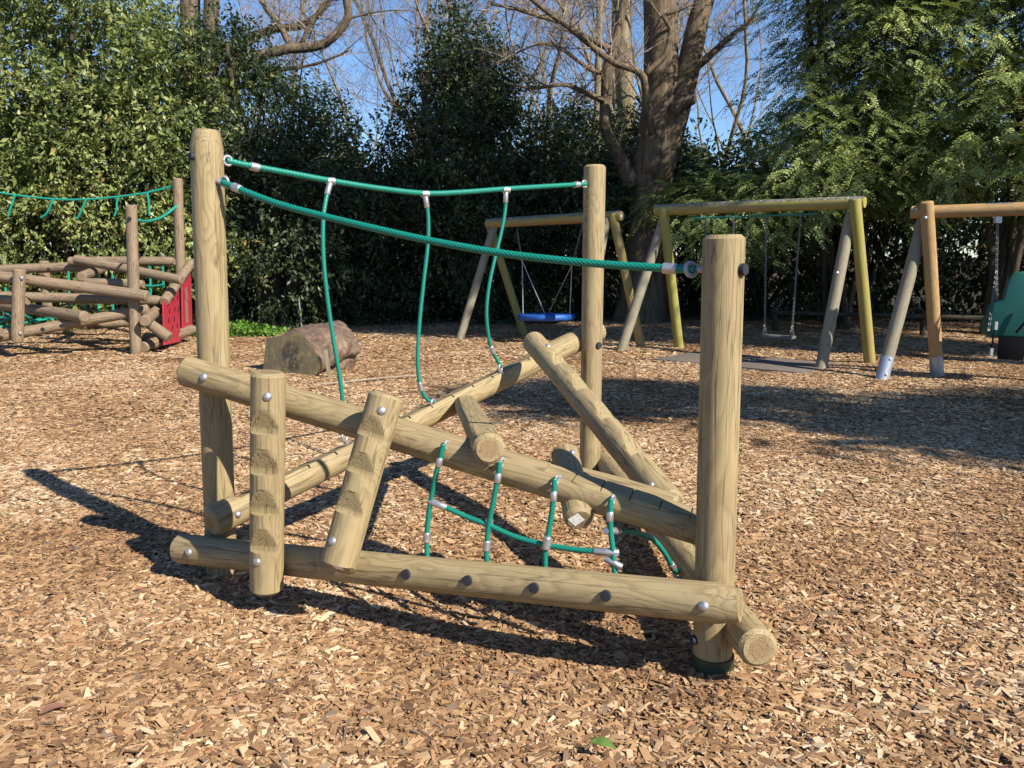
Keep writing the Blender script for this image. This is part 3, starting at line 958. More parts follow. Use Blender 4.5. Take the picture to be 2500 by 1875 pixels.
def flat_swing(pts, seat_c, label):
    s = empty('swing', (seat_c.x, seat_c.y, 0), label, 'swing', 'flat seat swings')
    ax = Vector((b21.x - b20.x, b21.y - b20.y, 0)).normalized()
    mw = Matrix.Translation(seat_c) @ Matrix((ax, Vector((-ax.y, ax.x, 0)), UP)).transposed().to_4x4()
    MB().slab([(-.23, -.085), (.23, -.085), (.23, .085), (-.23, .085)], .045, mw, .015, 2).build('seat', MAT['grey_seat'], s)
    for sgn, tp in zip((-1, 1), pts):
        m = MB()
        e = seat_c + ax * (.2 * sgn) + UP * .16
        chain(m, tp, e)
        chain(m, e, seat_c + ax * (.2 * sgn) + Vector((-ax.y, ax.x, 0)) * .075)
        chain(m, e, seat_c + ax * (.2 * sgn) - Vector((-ax.y, ax.x, 0)) * .075)
        m.build('chain', MAT['chain'], s)
    return s


flat_swing([at(1871, 528, 11.75), at(1955, 524, 11.42)], at(1899, 822, 11.6), 'grey flat swing seat on chains seen between post and frame leg')
flat_swing([at(1722, 532, 12.3), at(1791, 530, 12.0)], at(1757, 815, 12.15), 'flat swing seat hidden behind the right new post, chains showing above it')
# basket swing
bc = at(1333, 774, 13.95)
bs = empty('basket_swing', (bc.x, bc.y, 0), 'round blue rope-wrapped basket swing in the shade', 'basket swing')
MB().torus(bc, (0, .04, 1), .44, .058, 44, 14).build('ring', MAT['blue'], bs)
nt_ = MB()
for k in range(-4, 5):
    w = math.sqrt(max(0, .43 ** 2 - (k * .095) ** 2))
    for q in (0, 1):
        pp = []
        for s in np.linspace(-1, 1, 7):
            a, b = (k * .095, s * w) if q else (s * w, k * .095)
            pp.append(bc + Vector((a, b, -.12 * (1 - (a * a + b * b) / .19))))
        nt_.tube(pp, .008, 5)
nt_.build('seat_net', MAT['black'], bs)
for tp, mid, ends in ((at(1262, 560, 14.3), at(1275, 638, 14.15), (at(1277, 765, 13.75), at(1330, 765, 13.55))), (at(1424, 545, 13.4), at(1396, 648, 13.7), (at(1391, 765, 13.9), at(1340, 762, 14.35)))):
    ch = MB()
    chain(ch, tp, mid)
    ch.build('chain', MAT['chain'], bs)
    for e in ends:
        MB().tube([mid, e], .009, 5).build('suspension_rope', MAT['grey_rope'], bs)
# moulded bucket seat at the right edge
sc_ = at(2478, 800, 9.45)
ad = empty('bucket_swing', (sc_.x, sc_.y, 0), 'green moulded high-back bucket swing seat hanging at the right edge', 'swing seat')
fx = Vector((.93, -.36, 0)).normalized()       # across the seat
fy = Vector((fx.y * -1, fx.x, 0))
back_m = Matrix.Translation(sc_ + fy * -.12) @ Matrix((fx, UP, fx.cross(UP))).transposed().to_4x4()
bk = [(-.27, -.10), (.27, -.10), (.28, .10), (.26, .28), (.16, .33), (.15, .52), (.10, .62), (0, .65), (-.10, .62), (-.15, .52), (-.17, .33), (-.27, .28), (-.29, .1)]
sh = MB().slab(bk, .07, back_m, .025, 3)
pan_m = Matrix.Translation(sc_ + Vector((0, 0, -.08)) + fy * .08) @ Matrix((fx, fy, UP)).transposed().to_4x4()
sh.slab([(-.27, -.2), (.27, -.2), (.25, .28), (-.25, .28)], .07, pan_m, .025, 3)
for s in (-1, 1):
    wm = Matrix.Translation(sc_ + fx * (.27 * s) + fy * .06) @ Matrix((fy, UP, fy.cross(UP))).transposed().to_4x4()
    sh.slab([(-.2, -.11), (.26, -.11), (.3, 0), (.24, .1), (.05, .14), (-.1, .27), (-.2, .26)], .06, wm, .025, 3)
sh.build('seat_shell', MAT['seat_green'], ad)
MB().slab([(-.13, -.3), (.13, -.3), (.14, -.02), (-.14, -.02)], .05, Matrix.Translation(sc_ + Vector((-.08, -.1, -.06))) @ Matrix((fx, UP, fx.cross(UP))).transposed().to_4x4(), .012, 2).build('foot_rest', MAT['black'], ad)
MB().tube([sc_ + Vector((-.32, -.16, .05)), sc_ + Vector((-.36, -.2, -.12)), sc_ + Vector((-.37, -.2, -.30))], .012, 6).build('strap', MAT['black'], ad)
st = MB().tube([sc_ + Vector((-.02, -.22, .28)), sc_ + Vector((-.03, -.25, .1)), sc_ + Vector((-.12, -.22, -.04))], .016, 6)
st.build('strap', MAT['black'], ad)
for v in ((-.34, -.2, .04), (-.37, -.21, -.26)):
    MB().box(sc_ + Vector(v), (.03, .02, .09)).build('buckle', MAT['steel'], ad)
ch = MB()
hp, sp_ = at(2435, 548, 9.62), at(2433, 662, 9.6)
chain(ch, hp, sp_, .04, .005)
chain(ch, sp_, sc_ + Vector((-.36, -.1, -.02)), .04, .005)
chain(ch, sp_, sc_ + Vector((-.19, .08, .30)), .04, .005)
ch.build('chain', MAT['chain'], ad)
# small red box fixed behind the newer frame
rb_ = MB().box(at(2251, 590, 10.35), (.07, .05, .09)).build('red_box', MAT['red'], None, smooth=False)
tag(rb_, 'small red box just behind the crossing legs of the newer swing frame', 'box')

# rubber mats under the flat swings
axm = Vector((b21.x - b20.x, b21.y - b20.y, 0)).normalized()
mats_c = Vector((3.28, 11.4, 0))
for k, (sft, lb) in enumerate(((-.56, 'dark rubber safety mat under the hidden flat swing'), (.56, 'dark rubber safety mat under the visible grey flat swing'))):
    c = mats_c + axm * sft
    mw = Matrix.Translation(c + UP * -.006) @ Matrix((axm, Vector((-axm.y, axm.x, 0)), UP)).transposed().to_4x4()
    o = MB().slab([(-.55, -.6), (.55, -.6), (.55, .6), (-.55, .6)], .05, mw, .012, 2).build('rubber_mat', MAT['rubber_mat'])
    tag(o, lb, 'rubber mat', 'rubber mats under the swings')

# ================================================================ FELLED LOG AND SMALL THINGS
def felled():
    from mathutils import noise as mn
    axis = Vector((.55, .835, 0)).normalized()
    side = Vector((axis.y, -axis.x, 0))
    g = ground(713, 918)
    o = empty('felled_log', (g.x, g.y, 0), 'thick felled tree log with mossy sawn face lying on the wood chips', 'log')
    px = [(280, 690), (450, 682), (570, 650), (710, 640), (800, 690), (880, 790), (960, 910), (1010, 1000), (1015, 1080), (970, 1170), (870, 1215), (600, 1222), (380, 1200), (240, 1160), (245, 1000), (262, 850)]
    org = Vector((g.x, g.y, 0))
    pl_ = []
    for x, y in px:
        p = onplane(600 + x / 5.53, 700 + y / 5.53, org, axis)
        pl_.append(np.array(((p - org).dot(side), 0, max(-.03, p.z))))
    pl_.append(pl_[0])
    dense = np.array([np.array(p) for p in spline([Vector(p) for p in pl_], .03)])
    n = 72
    cx = Vector(dense.mean(0))
    cum = np.linspace(0, len(dense) - 1, n, endpoint=False)
    face = np.stack([np.interp(cum, np.arange(len(dense)), dense[:, i]) for i in range(3)], 1)
    k, Ln = 34, .92
    V, F = [], []
    for i in range(k):
        t = i / (k - 1)
        for j in range(n):
            q = Vector(face[j]) - cx
            a = math.atan2(q.z, q.x)
            e = Vector((.43 * math.cos(a), 0, .36 * math.sin(a) + .05))
            f = min(1, t * 1.25) ** .8
            p = q.lerp(e, f)
            if t > .8:
                p *= 1 - ((t - .8) / .2) ** 2 * .32
            pos = Vector((p.x, Ln * t, p.z))
            amp = min(1, t * 5)
            d = mn.noise(pos * 2.6) * .10 + mn.noise(pos * 7) * .045 + mn.noise(pos * 17) * .018
            d -= .07 * math.exp(-((a + .75 - t * .5) / .16) ** 2)            # deep crease down the flank
            pos += Vector((math.cos(a), 0, math.sin(a))) * d * amp
            if pos.z + cx.z < -.04:
                pos.z = -.04 - cx.z
            V.append(pos)
    for i in range(k - 1):
        for j in range(n):
            q = (j + 1) % n
            F.append((i * n + j, i * n + q, (i + 1) * n + q, (i + 1) * n + j))
    F.append(tuple(reversed(range((k - 1) * n, k * n))))
    mw = Matrix.Translation((g.x + side.x * cx.x, g.y + side.y * cx.x, cx.z)) @ Matrix((side, axis, UP)).transposed().to_4x4()
    link('bark', mesh('bark', V, F, True, 0), MAT['log_bark'], o, mw)
    f = [V[j].copy() for j in range(n)]
    cV = f + [p * .5 + Vector((0, -.004, 0)) for p in f] + [Vector((0, -.006, 0))]
    cF = [(j, (j + 1) % n, n + (j + 1) % n, n + j) for j in range(n)] + [(n + j, n + (j + 1) % n, 2 * n) for j in range(n)]
    link('sawn_face', mesh('sawn_face', cV, cF, True, 0), MAT['log_face'], o, mw)


felled()
g = ground(806, 928)
stk = MB()
ax = Vector((-.12, 0.02, 1)).normalized()
stk.slab([(-.022, 0), (.022, 0), (.022, .40), (-.022, .40)], .025, Matrix.Translation(g + Vector((0, 0, -.03))) @ Matrix((Vector((1, 0, .12)).normalized(), ax, Vector((0, -1, 0)))).transposed().to_4x4(), .003, 1)
tag(stk.build('wooden_stake', MAT['grey_leg']), 'short flat wooden stake leaning in front of the felled log', 'stake')
pl = MB().tube([at(738, 815, 16.0), at(734, 770, 16.0), at(729, 726, 16.0)], .014, 8)
tag(pl.build('garden_cane', MAT['grey_rope']), 'thin grey cane standing in the dark behind the felled log', 'cane')
sp1 = [ground(765, 946), ground(850, 938), ground(950, 927), ground(1030, 922)]
tag(MB().tube([p + UP * .03 for p in spline(sp1, .15)], [.012] * len(spline(sp1, .15)), 6).build('fallen_stick', MAT['twig']), 'long thin fallen stick lying on chips below the felled log', 'stick')


def leaf_obj(name, px, py, L_, w, yaw, mat, label):
    p = ground(px, py) + UP * .035
    n = 9
    V, F = [], []
    for i in range(n):
        t = i / (n - 1)
        hw = w * math.sin(math.pi * t ** .8) ** .8 / 2 + .0006
        x = (t - .5) * L_
        for s in (-1, 0, 1):
            V.append((x, s * hw, .012 * math.sin(t * 3) + (.006 if s else 0) + .004 * s))
    for i in range(n - 1):
        for s in (0, 1):
            a = i * 3 + s
            F.append((a, a + 3, a + 4, a + 1))
    mw = Matrix.Translation(p) @ Matrix.Rotation(yaw, 4, 'Z') @ Matrix.Rotation(.12, 4, 'X')
    o = link(name, mesh(name, V, F, True, 0), mat, None, mw)
    return tag(o, label, 'leaf')


leaf_obj('leaf', 1473, 1848, .075, .03, -.5, plain('green_leaf', (.12, .19, .04), .45), 'single green leaf lying on wood chips at the bottom edge of the picture')
leaf_obj('leaf', 130, 1760, .075, .026, .7, plain('brown_leaf', (.17, .085, .06), .8, spec=.1), 'brown dead leaf lying on the wood chips at the lower left')

# ================================================================ GROUND
rs = np.random.RandomState(11)


def gh(x, y):
    f = np.clip((np.hypot(x, y - 4) - 1.5) / 3, 0, 1)
    return 0.012 * np.sin(x * 1.7 + 1) * np.cos(y * 1.3) + 0.01 * np.sin(x * 3.1 - y * 2.3) + 0.025 * f * np.sin(x * .6 + .5) * np.sin(y * .5) + 0.035 * np.exp(-((x - .74) ** 2 + (y - 2.72) ** 2) / .05) - 0.065 * np.exp(-((x + .35) / 1.35) ** 2 - ((y - 3.1 + .3 * x) / .75) ** 2)


gx = np.concatenate([[-200, -120, -70, -40, -28], np.arange(-22, 22.1, .25), [28, 40, 70, 120, 200]])
gy = np.concatenate([[-100, -50, -20, -8, -3], np.arange(0, 26.1, .25), [30, 40, 60, 100, 180, 300]])
X, Y_ = np.meshgrid(gx, gy)
Z = np.where((np.abs(X) < 21) & (Y_ > 0) & (Y_ < 25), gh(X, Y_), 0) - 0.012
V = np.stack([X.ravel(), Y_.ravel(), Z.ravel()], 1)
nx, ny = len(gx), len(gy)
I = np.arange((ny - 1) * (nx - 1))
i0 = (I // (nx - 1)) * nx + I % (nx - 1)
F = np.stack([i0, i0 + 1, i0 + nx + 1, i0 + nx], 1)
tag(link('ground', mesh('ground', V, F, True, 0), MAT['ground']), 'woodland ground covered with wood chips', 'ground', kind='structure')

Vs, Rn = [], []
for y0, y1, dens, size in ((1.3, 4.4, 8200, .040), (1.3, 4.4, 5000, .021), (4.4, 7.2, 5600, .041), (4.4, 7.2, 2200, .024), (7.2, 11.2, 2900, .046), (11.2, 18.5, 950, .064)):
    hw = .66 * y1 + .8
    n = int((y1 - y0) * 2 * hw * dens)
    x = rs.uniform(-hw, hw, n)
    y = rs.uniform(y0, y1, n)
    keep = np.abs(x) < .66 * y + .8
    x, y = x[keep], y[keep]
    n = len(x)
    l = size * np.clip(rs.lognormal(0.0, .36, n), .4, 1.9)
    w = l * np.clip(rs.lognormal(-1.22, .38, n), .1, .6)
    lng = rs.rand(n) < .035
    l, w = np.where(lng, l * 1.9, l), np.where(lng, w * .55, w)
    t = np.minimum(w, .012) * rs.uniform(.08, .34, n)
    yaw = rs.uniform(0, 2 * np.pi, n)
    fl_ = 1.0 if y0 < 4 else .7
    tp, tr_ = rs.normal(0, .17 * fl_, n), rs.normal(0, .23 * fl_, n)
    z = gh(x, y) + rs.uniform(-.006, .014, n)
    ux = np.stack([np.cos(yaw) * np.cos(tp), np.sin(yaw) * np.cos(tp), np.sin(tp)], 1)
    uy0 = np.stack([-np.sin(yaw), np.cos(yaw), np.zeros(n)], 1)
    uz0 = np.cross(ux, uy0)
    uy = uy0 * np.cos(tr_)[:, None] + uz0 * np.sin(tr_)[:, None]
    uz = np.cross(ux, uy)
    c = np.stack([x, y, z], 1)
    vv = []
    for top_ in (0, 1):
        for sx_, sy_ in ((-1, -1), (1, -1), (1, 1), (-1, 1)):
            ll = l * .5 * rs.uniform(.8, 1.0, n) * sx_
            wl = w * .5 * rs.uniform(.6, 1.0, n) * sy_
            vv.append(c + ux * ll[:, None] + uy * wl[:, None] + uz * ((t if top_ else -t * .5) * rs.uniform(.6, 1, n))[:, None])
    Vs.append(np.stack(vv, 1).reshape(-1, 3))
    patch = .13 * np.sin(x * 1.9 + 2 * np.sin(y * .8)) * np.sin(y * 1.4 + x * .6) + .08 * np.sin(x * 5.3 + 3 * np.sin(y * 2.1)) * np.sin(y * 4.4 - x * 1.7)
    tone = np.clip(rs.beta(2.0, 1.35, n) * .955 + patch + (.09 if y0 > 4 else 0.0), 0.0, .955)  # brighter look of the farther ground put into the chip tone
    odd = rs.rand(n)
    tone = np.where(odd < .025, .975, np.where(odd > .96, 1.0, np.where(odd > .925, rs.uniform(0, .12, n), tone)))
    Rn.append(tone)
V = np.concatenate(Vs)
tone = np.concatenate(Rn)
nc = len(tone)
fb = np.array([[4, 5, 6, 7], [0, 1, 5, 4], [1, 2, 6, 5], [2, 3, 7, 6], [3, 0, 4, 7]])
F = (np.arange(nc)[:, None, None] * 8 + fb[None]).reshape(-1, 4)
tag(link('wood_chips', mesh('wood_chips', V, F, False, 0, np.repeat(tone, 5)), MAT['chip']), 'loose pale brown wood chips covering the play area', 'wood chips', kind='stuff')
print('chips', nc)

# ================================================================ PLANTS
def unit(v):
    return v / np.maximum(1e-9, np.linalg.norm(v, axis=1, keepdims=True))


def leaves(C, out, size, aspect, rs, droop=.5, flat=.5, var=.3):
    """one rhombic, slightly folded leaf per centre; out = outward direction of the shoot it grows on"""
    n = len(C)
    d = unit(out + rs.normal(0, .75, (n, 3)) + np.array([0, 0, -droop]))
    up = unit(np.array([0, 0, 1.0]) * flat + out * .5 + rs.normal(0, .55, (n, 3)))
    w = unit(np.cross(d, up))
    nn = np.cross(w, d)
    l = size * rs.uniform(1 - var, 1 + var, n)[:, None]
    hw = l * aspect * .5
    b = C - d * l * .5
    m = C - nn * l * .08
    return np.stack([b, m + w * hw, b + d * l + nn * l * -.12, m - w * hw], 1).reshape(-1, 3)


def lobe_points(lobes, n, rs, lo=.55, bottom=-.9):
    vol = np.array([l[1][0] * l[1][1] + l[1][0] * l[1][2] + l[1][1] * l[1][2] for l in lobes])
    pick = rs.choice(len(lobes), n, p=vol / vol.sum())
    u = unit(rs.normal(0, 1, (n, 3)))
    u[:, 2] = np.where(u[:, 2] < bottom, -u[:, 2], u[:, 2])
    rr = lo + (1 - lo) * rs.rand(n) ** .6
    c = np.array([l[0] for l in lobes])[pick]
    r = np.array([l[1] for l in lobes])[pick]
    # lumpy outline
    lump = 1 + .16 * np.sin(u[:, 0] * 5 + pick * 2.1) * np.sin(u[:, 1] * 6 + pick) + .12 * np.sin(u[:, 2] * 9 + u[:, 0] * 4)
    return c + u * r * (rr * lump)[:, None], u


def lumps(P, seed, f=1.0):
    """smooth 3-D field in about -1..1 used for the pockets and bulges of a crown"""
    r_ = np.random.RandomState(seed + 500)
    out = np.zeros(len(P))
    for k in range(7):
        w = unit(r_.normal(0, 1, (1, 3)))[0] * f * r_.uniform(1.6, 5.2)
        out += np.sin(P @ w + r_.uniform(0, 6.28)) * r_.uniform(.6, 1.0)
    return out / 2.6


def broadleaf(lobes, clumps, per, size, seed, rc=.32, aspect=.42, droop=.55, thr=-.35):
    rs = np.random.RandomState(seed)
    C, U = lobe_points(lobes, clumps, rs, .42)
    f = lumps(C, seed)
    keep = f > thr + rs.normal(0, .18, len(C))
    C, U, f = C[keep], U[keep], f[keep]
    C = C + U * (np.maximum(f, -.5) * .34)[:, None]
    clumps = len(C)
    # shoots: short outward stems carrying the leaves
    ns = 6
    C2, U2 = np.repeat(C, ns, 0), np.repeat(U, ns, 0)
    n = len(C2)
    sd_ = unit(U2 + rs.normal(0, .75, (n, 3)) + np.array([0, 0, .12]))
    C2 = C2 + rs.normal(0, 1, (n, 3)) * rc * .62 * np.array([1, 1, .6])
    L = rc * 1.5 * rs.uniform(.5, 1.35, n)
    m = max(3, round(per / ns))
    P = np.repeat(C2, m, 0)
    S = np.repeat(sd_, m, 0)
    t = np.tile(np.linspace(.15, 1, m), n) * np.repeat(L, m)
    P = P + S * t[:, None] + np.array([0, 0, -.35]) * (t * t)[:, None] + rs.normal(0, .025, P.shape)
    P[:, 2] = np.maximum(P[:, 2], .06)
    V = leaves(P, S, size, aspect, rs, droop, .5, .45)
    k = len(P)
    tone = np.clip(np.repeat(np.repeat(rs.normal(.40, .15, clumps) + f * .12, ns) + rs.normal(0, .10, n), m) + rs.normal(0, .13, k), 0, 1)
    return V, np.arange(k * 4).reshape(-1, 4), tone


def yew_sprays(lobes, sprays, seed, length=.31, pairs=8, needle=.078, thr=-.6):
    rs = np.random.RandomState(seed)
    nb = sprays // 10
    C, U = lobe_points(lobes, nb, rs, .5)
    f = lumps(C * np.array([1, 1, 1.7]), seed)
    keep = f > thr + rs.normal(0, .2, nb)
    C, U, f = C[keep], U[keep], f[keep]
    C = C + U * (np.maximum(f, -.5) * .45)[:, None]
    nb = len(C)
    # a bough: a drooping stem with sprays down both sides
    bd = unit(U * np.array([1, 1, .3]) + rs.normal(0, .3, (nb, 3)) + np.array([0, 0, .1]))
    ns = 10
    n = nb * ns
    t = np.tile(np.linspace(-.45, .62, ns), nb) * np.repeat(rs.uniform(.7, 1.3, nb), ns)
    B = np.repeat(bd, ns, 0)
    C = np.repeat(C, ns, 0) + B * t[:, None] + np.array([0, 0, -.42]) * (np.maximum(0, t + .2) ** 2)[:, None]
    sd_ = unit(np.cross(B, np.array([0, 0, 1.0])))
    sg = np.where(np.arange(n) % 2 == 0, 1.0, -1.0)[:, None]
    d = unit(B * .75 + sd_ * sg * .65 + rs.normal(0, .22, (n, 3)) + np.array([0, 0, -.40]))
    C = C + rs.normal(0, .07, (n, 3))
    up = unit(np.array([0, 0, .7]) + np.repeat(U, ns, 0) * .7 + rs.normal(0, .3, (n, 3)))
    side = unit(np.cross(d, up))
    nn = np.cross(side, d)
    L = length * rs.uniform(.55, 1.25, n)
    tt_ = np.linspace(.05, 1, pairs)
    V = []
    for s_ in (-1, 1):
        for tt in tt_:
            base = C + d * (L * tt)[:, None] + np.array([0, 0, -.3]) * (L * tt * tt)[:, None]
            nd = unit(d * .8 + side * s_ * (1.0 - .3 * tt) + rs.normal(0, .12, (n, 3)) - nn * .12)
            ln = (needle * (1.2 - .65 * tt) * rs.uniform(.8, 1.2, n) * (L / length))[:, None]
            w = unit(np.cross(nd, nn)) * ln * .22
            V.append(np.stack([base, base + nd * ln * .5 + w, base + nd * ln, base + nd * ln * .5 - w], 1))
    V = np.stack(V, 1).reshape(-1, 3)
    m = pairs * 2
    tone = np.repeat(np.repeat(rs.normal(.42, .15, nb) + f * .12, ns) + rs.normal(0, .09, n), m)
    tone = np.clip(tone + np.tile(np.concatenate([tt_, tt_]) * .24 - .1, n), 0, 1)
    return V, np.arange(len(V)).reshape(-1, 4), tone


def stems(mb, base, lobes, r0, seed, n=14, bole=0.0):
    rg = random.Random(seed)
    for k in range(n):
        c, r = lobes[k % len(lobes)]
        tgt = Vector(c) + Vector((rg.uniform(-.7, .7) * r[0], rg.uniform(-.7, .7) * r[1], rg.uniform(-.3, .8) * r[2]))
        b = Vector(base) + Vector((rg.uniform(-.25, .25), rg.uniform(-.25, .25), 0))
        if bole:
            b = Vector(base) + Vector((rg.uniform(-.1, .1), rg.uniform(-.1, .1), bole))
        mid = b.lerp(tgt, .5) + Vector((rg.uniform(-.3, .3), rg.uniform(-.3, .3), rg.uniform(0, .5)))
        mb.tube(spline([b, mid, tgt], .35), [r0 * (1 - .8 * i / 30) for i in range(len(spline([b, mid, tgt], .35)))], 6, False)
    if bole:
        mb.tube([Vector(base), Vector(base) + UP * bole * .5, Vector(base) + UP * (bole + .3)], [r0 * 2.2, r0 * 1.8, r0 * 1.4], 12, False)


def tree(name, loc, label, cat, crown, matc, lobes, r0, seed, matt='bark_dark', group=None, nst=14, bole=0.0):
    o = empty(name, loc, label, cat, group)
    mw = Matrix.Translation(loc)
    V, F, tone = crown
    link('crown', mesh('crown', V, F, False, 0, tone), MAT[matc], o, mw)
    mb = MB()
    stems(mb, (0, 0, -.1), lobes, r0, seed, nst, bole)
    link('trunk', mesh('trunk', mb.v, mb.f, True, 0), MAT[matt], o, mw)
    return o


def copy_tree(o, loc, rz, sc, label, group=None):
    c = o.copy()
    col.objects.link(c)
    c.location, c.rotation_euler, c.scale = loc, (0, 0, rz), sc
    tag(c, label)
    if group:
        c['group'] = group
    for ch_ in o.children:
        d_ = ch_.copy()
        col.objects.link(d_)
        d_.parent = c
    return c


SHR = 'evergreen shrubs along the back of the play area'
# sunlit shrub far left
lb = [((0, 0, 2.2), (3.0, 2.0, 2.6)), ((-.3, .2, 4.6), (2.7, 1.9, 2.4)), ((1.6, -.2, 3.6), (1.7, 1.5, 2.3)), ((.6, 0, 6.0), (1.6, 1.4, 1.3)), ((-2.5, 0, 3.0), (2.2, 1.8, 2.8))]
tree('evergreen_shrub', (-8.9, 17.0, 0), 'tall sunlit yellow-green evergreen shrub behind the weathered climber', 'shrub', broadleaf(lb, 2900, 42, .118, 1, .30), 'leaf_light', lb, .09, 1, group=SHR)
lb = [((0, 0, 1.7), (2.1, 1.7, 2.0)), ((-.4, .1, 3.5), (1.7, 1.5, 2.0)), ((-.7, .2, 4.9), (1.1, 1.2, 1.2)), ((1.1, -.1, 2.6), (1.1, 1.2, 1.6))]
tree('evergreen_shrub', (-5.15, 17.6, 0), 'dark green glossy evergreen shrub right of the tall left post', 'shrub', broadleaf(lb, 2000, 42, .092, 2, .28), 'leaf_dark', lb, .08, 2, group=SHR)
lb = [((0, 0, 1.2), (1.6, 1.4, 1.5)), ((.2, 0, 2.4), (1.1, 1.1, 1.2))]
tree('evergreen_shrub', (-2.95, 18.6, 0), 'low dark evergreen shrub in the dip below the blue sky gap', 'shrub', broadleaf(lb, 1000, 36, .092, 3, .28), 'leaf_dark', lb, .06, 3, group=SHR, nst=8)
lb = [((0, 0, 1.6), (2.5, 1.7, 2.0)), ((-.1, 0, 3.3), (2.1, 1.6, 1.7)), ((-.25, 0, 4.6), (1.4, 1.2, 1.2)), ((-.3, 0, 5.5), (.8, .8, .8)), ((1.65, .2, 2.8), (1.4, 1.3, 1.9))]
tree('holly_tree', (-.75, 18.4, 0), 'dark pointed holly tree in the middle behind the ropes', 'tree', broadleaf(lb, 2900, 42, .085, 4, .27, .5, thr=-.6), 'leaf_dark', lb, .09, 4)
# yews on the right
lb = [((0, 0, 3.6), (1.75, 1.5, 1.1)), ((.2, 0, 5.2), (1.6, 1.4, 1.4)), ((.3, .2, 7.0), (1.6, 1.4, 1.8)), ((-.2, -.2, 2.75), (1.5, 1.3, .6))]
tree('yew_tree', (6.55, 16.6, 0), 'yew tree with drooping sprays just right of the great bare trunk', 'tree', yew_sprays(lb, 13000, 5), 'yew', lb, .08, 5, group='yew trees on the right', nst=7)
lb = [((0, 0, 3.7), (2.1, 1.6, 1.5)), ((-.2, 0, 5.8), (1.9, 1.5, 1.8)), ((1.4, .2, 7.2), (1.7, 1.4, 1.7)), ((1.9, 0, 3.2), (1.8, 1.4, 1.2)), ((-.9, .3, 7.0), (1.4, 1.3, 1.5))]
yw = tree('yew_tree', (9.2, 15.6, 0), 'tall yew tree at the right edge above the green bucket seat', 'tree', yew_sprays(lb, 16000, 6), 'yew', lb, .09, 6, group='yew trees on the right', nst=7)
lb = [((0, 0, 2.3), (1.4, 1.1, .6)), ((.6, 0, 2.8), (1.1, 1.0, .5))]
tree('yew_tree', (4.5, 17.0, 0), 'low spreading yew skirt at the foot of the great bare trunk', 'tree', yew_sprays(lb, 4200, 7), 'yew', lb, .05, 7, group='yew trees on the right', nst=5)

# understorey that closes the view below the crowns
lb = [((0, 0, 1.3), (1.7, 1.2, 1.5)), ((.3, .1, 2.3), (1.2, 1.0, .9))]
us = tree('laurel_bush', (-.4, 21.5, 0), 'dark laurel bush in deep shade behind the holly', 'bush', broadleaf(lb, 520, 30, .13, 8, .3), 'leaf_dark', lb, .05, 8, group='laurel bushes in the shade', nst=7)
spots = [(-6.5, 20.5, .4, 1.2), (-9.5, 21, 1.4, 1.4), (-12.6, 19.5, 2.2, 1.4), (-3.6, 21.0, 2.9, 1.1), (1.6, 20.6, .9, 1.1), (3.9, 21.2, 3.3, 1.15), (6.2, 20.4, 1.9, 1.2), (8.7, 20.0, 5.1, 1.25), (11.4, 19.2, 4.0, 1.3), (13.6, 17.6, .2, 1.3), (16.0, 15.6, 2.5, 1.3), (-1.9, 23.6, 1.1, 1.25), (5.2, 23.8, 2.2, 1.3), (10.2, 23.0, 3.0, 1.4), (2.2, 24.2, 4.4, 1.3), (-5.4, 24.0, 5.0, 1.4)]
for i, (x, y, rz, s) in enumerate(spots):
    wh = 'behind the swing frames' if x > 0 else 'behind the evergreen shrubs'
    copy_tree(us, (x, y, 0), rz, (s, s, s * (.95 + .1 * (i % 3))), 'dark laurel bush in deep shade ' + wh)

# ---- bare trees
def grow(mb, tw, p, d, L, r, lev, rg, k=1.0):
    n = max(3, int(L / (.45 if lev < 2 else .3)))
    pts, p = [p.copy()], p.copy()
    for i in range(n):
        d = (d + Vector((rg.uniform(-1, 1), rg.uniform(-1, 1), rg.uniform(-.6, 1))) * (.14 if lev < 2 else .22)).normalized()
        p = p + d * (L / n)
        pts.append(p.copy())
    rad = [max(.0035, r * (1 - .75 * i / n)) for i in range(n + 1)]
    (mb if lev < 2 else tw).tube(pts, rad, 7 if lev == 0 else (5 if lev == 1 else 3), False)
    if lev >= 4:
        return
    cnt = {0: int(9 * k), 1: int(6 * k), 2: 5, 3: 3}[lev]
    for c in range(cnt):
        t = rg.uniform(.3 if lev == 0 else .15, 1.0)
        i = min(n - 1, int(t * n))
        q = pts[i]
        dd = (pts[i + 1] - pts[i]).normalized()
        a = frame_from(dd) @ Vector((math.cos(c * 2.4 + rg.random()), math.sin(c * 2.4 + rg.random()), 0))
        nd = (dd * rg.uniform(.5, 1.0) + a * rg.uniform(.5, 1.0) + Vector((0, 0, .15))).normalized()
        grow(mb, tw, q, nd, L * rg.uniform(.35, .6), max(.004, rad[i] * rg.uniform(.35, .6)), lev + 1, rg, k)


def bare(seed, H, r0, k=1.0):
    rg = random.Random(seed)
    mb, tw = MB(), MB()
    grow(mb, tw, Vector((0, 0, -.2)), Vector((rg.uniform(-.05, .05), rg.uniform(-.05, .05), 1)), H, r0, 0, rg, k)
    return mb, tw


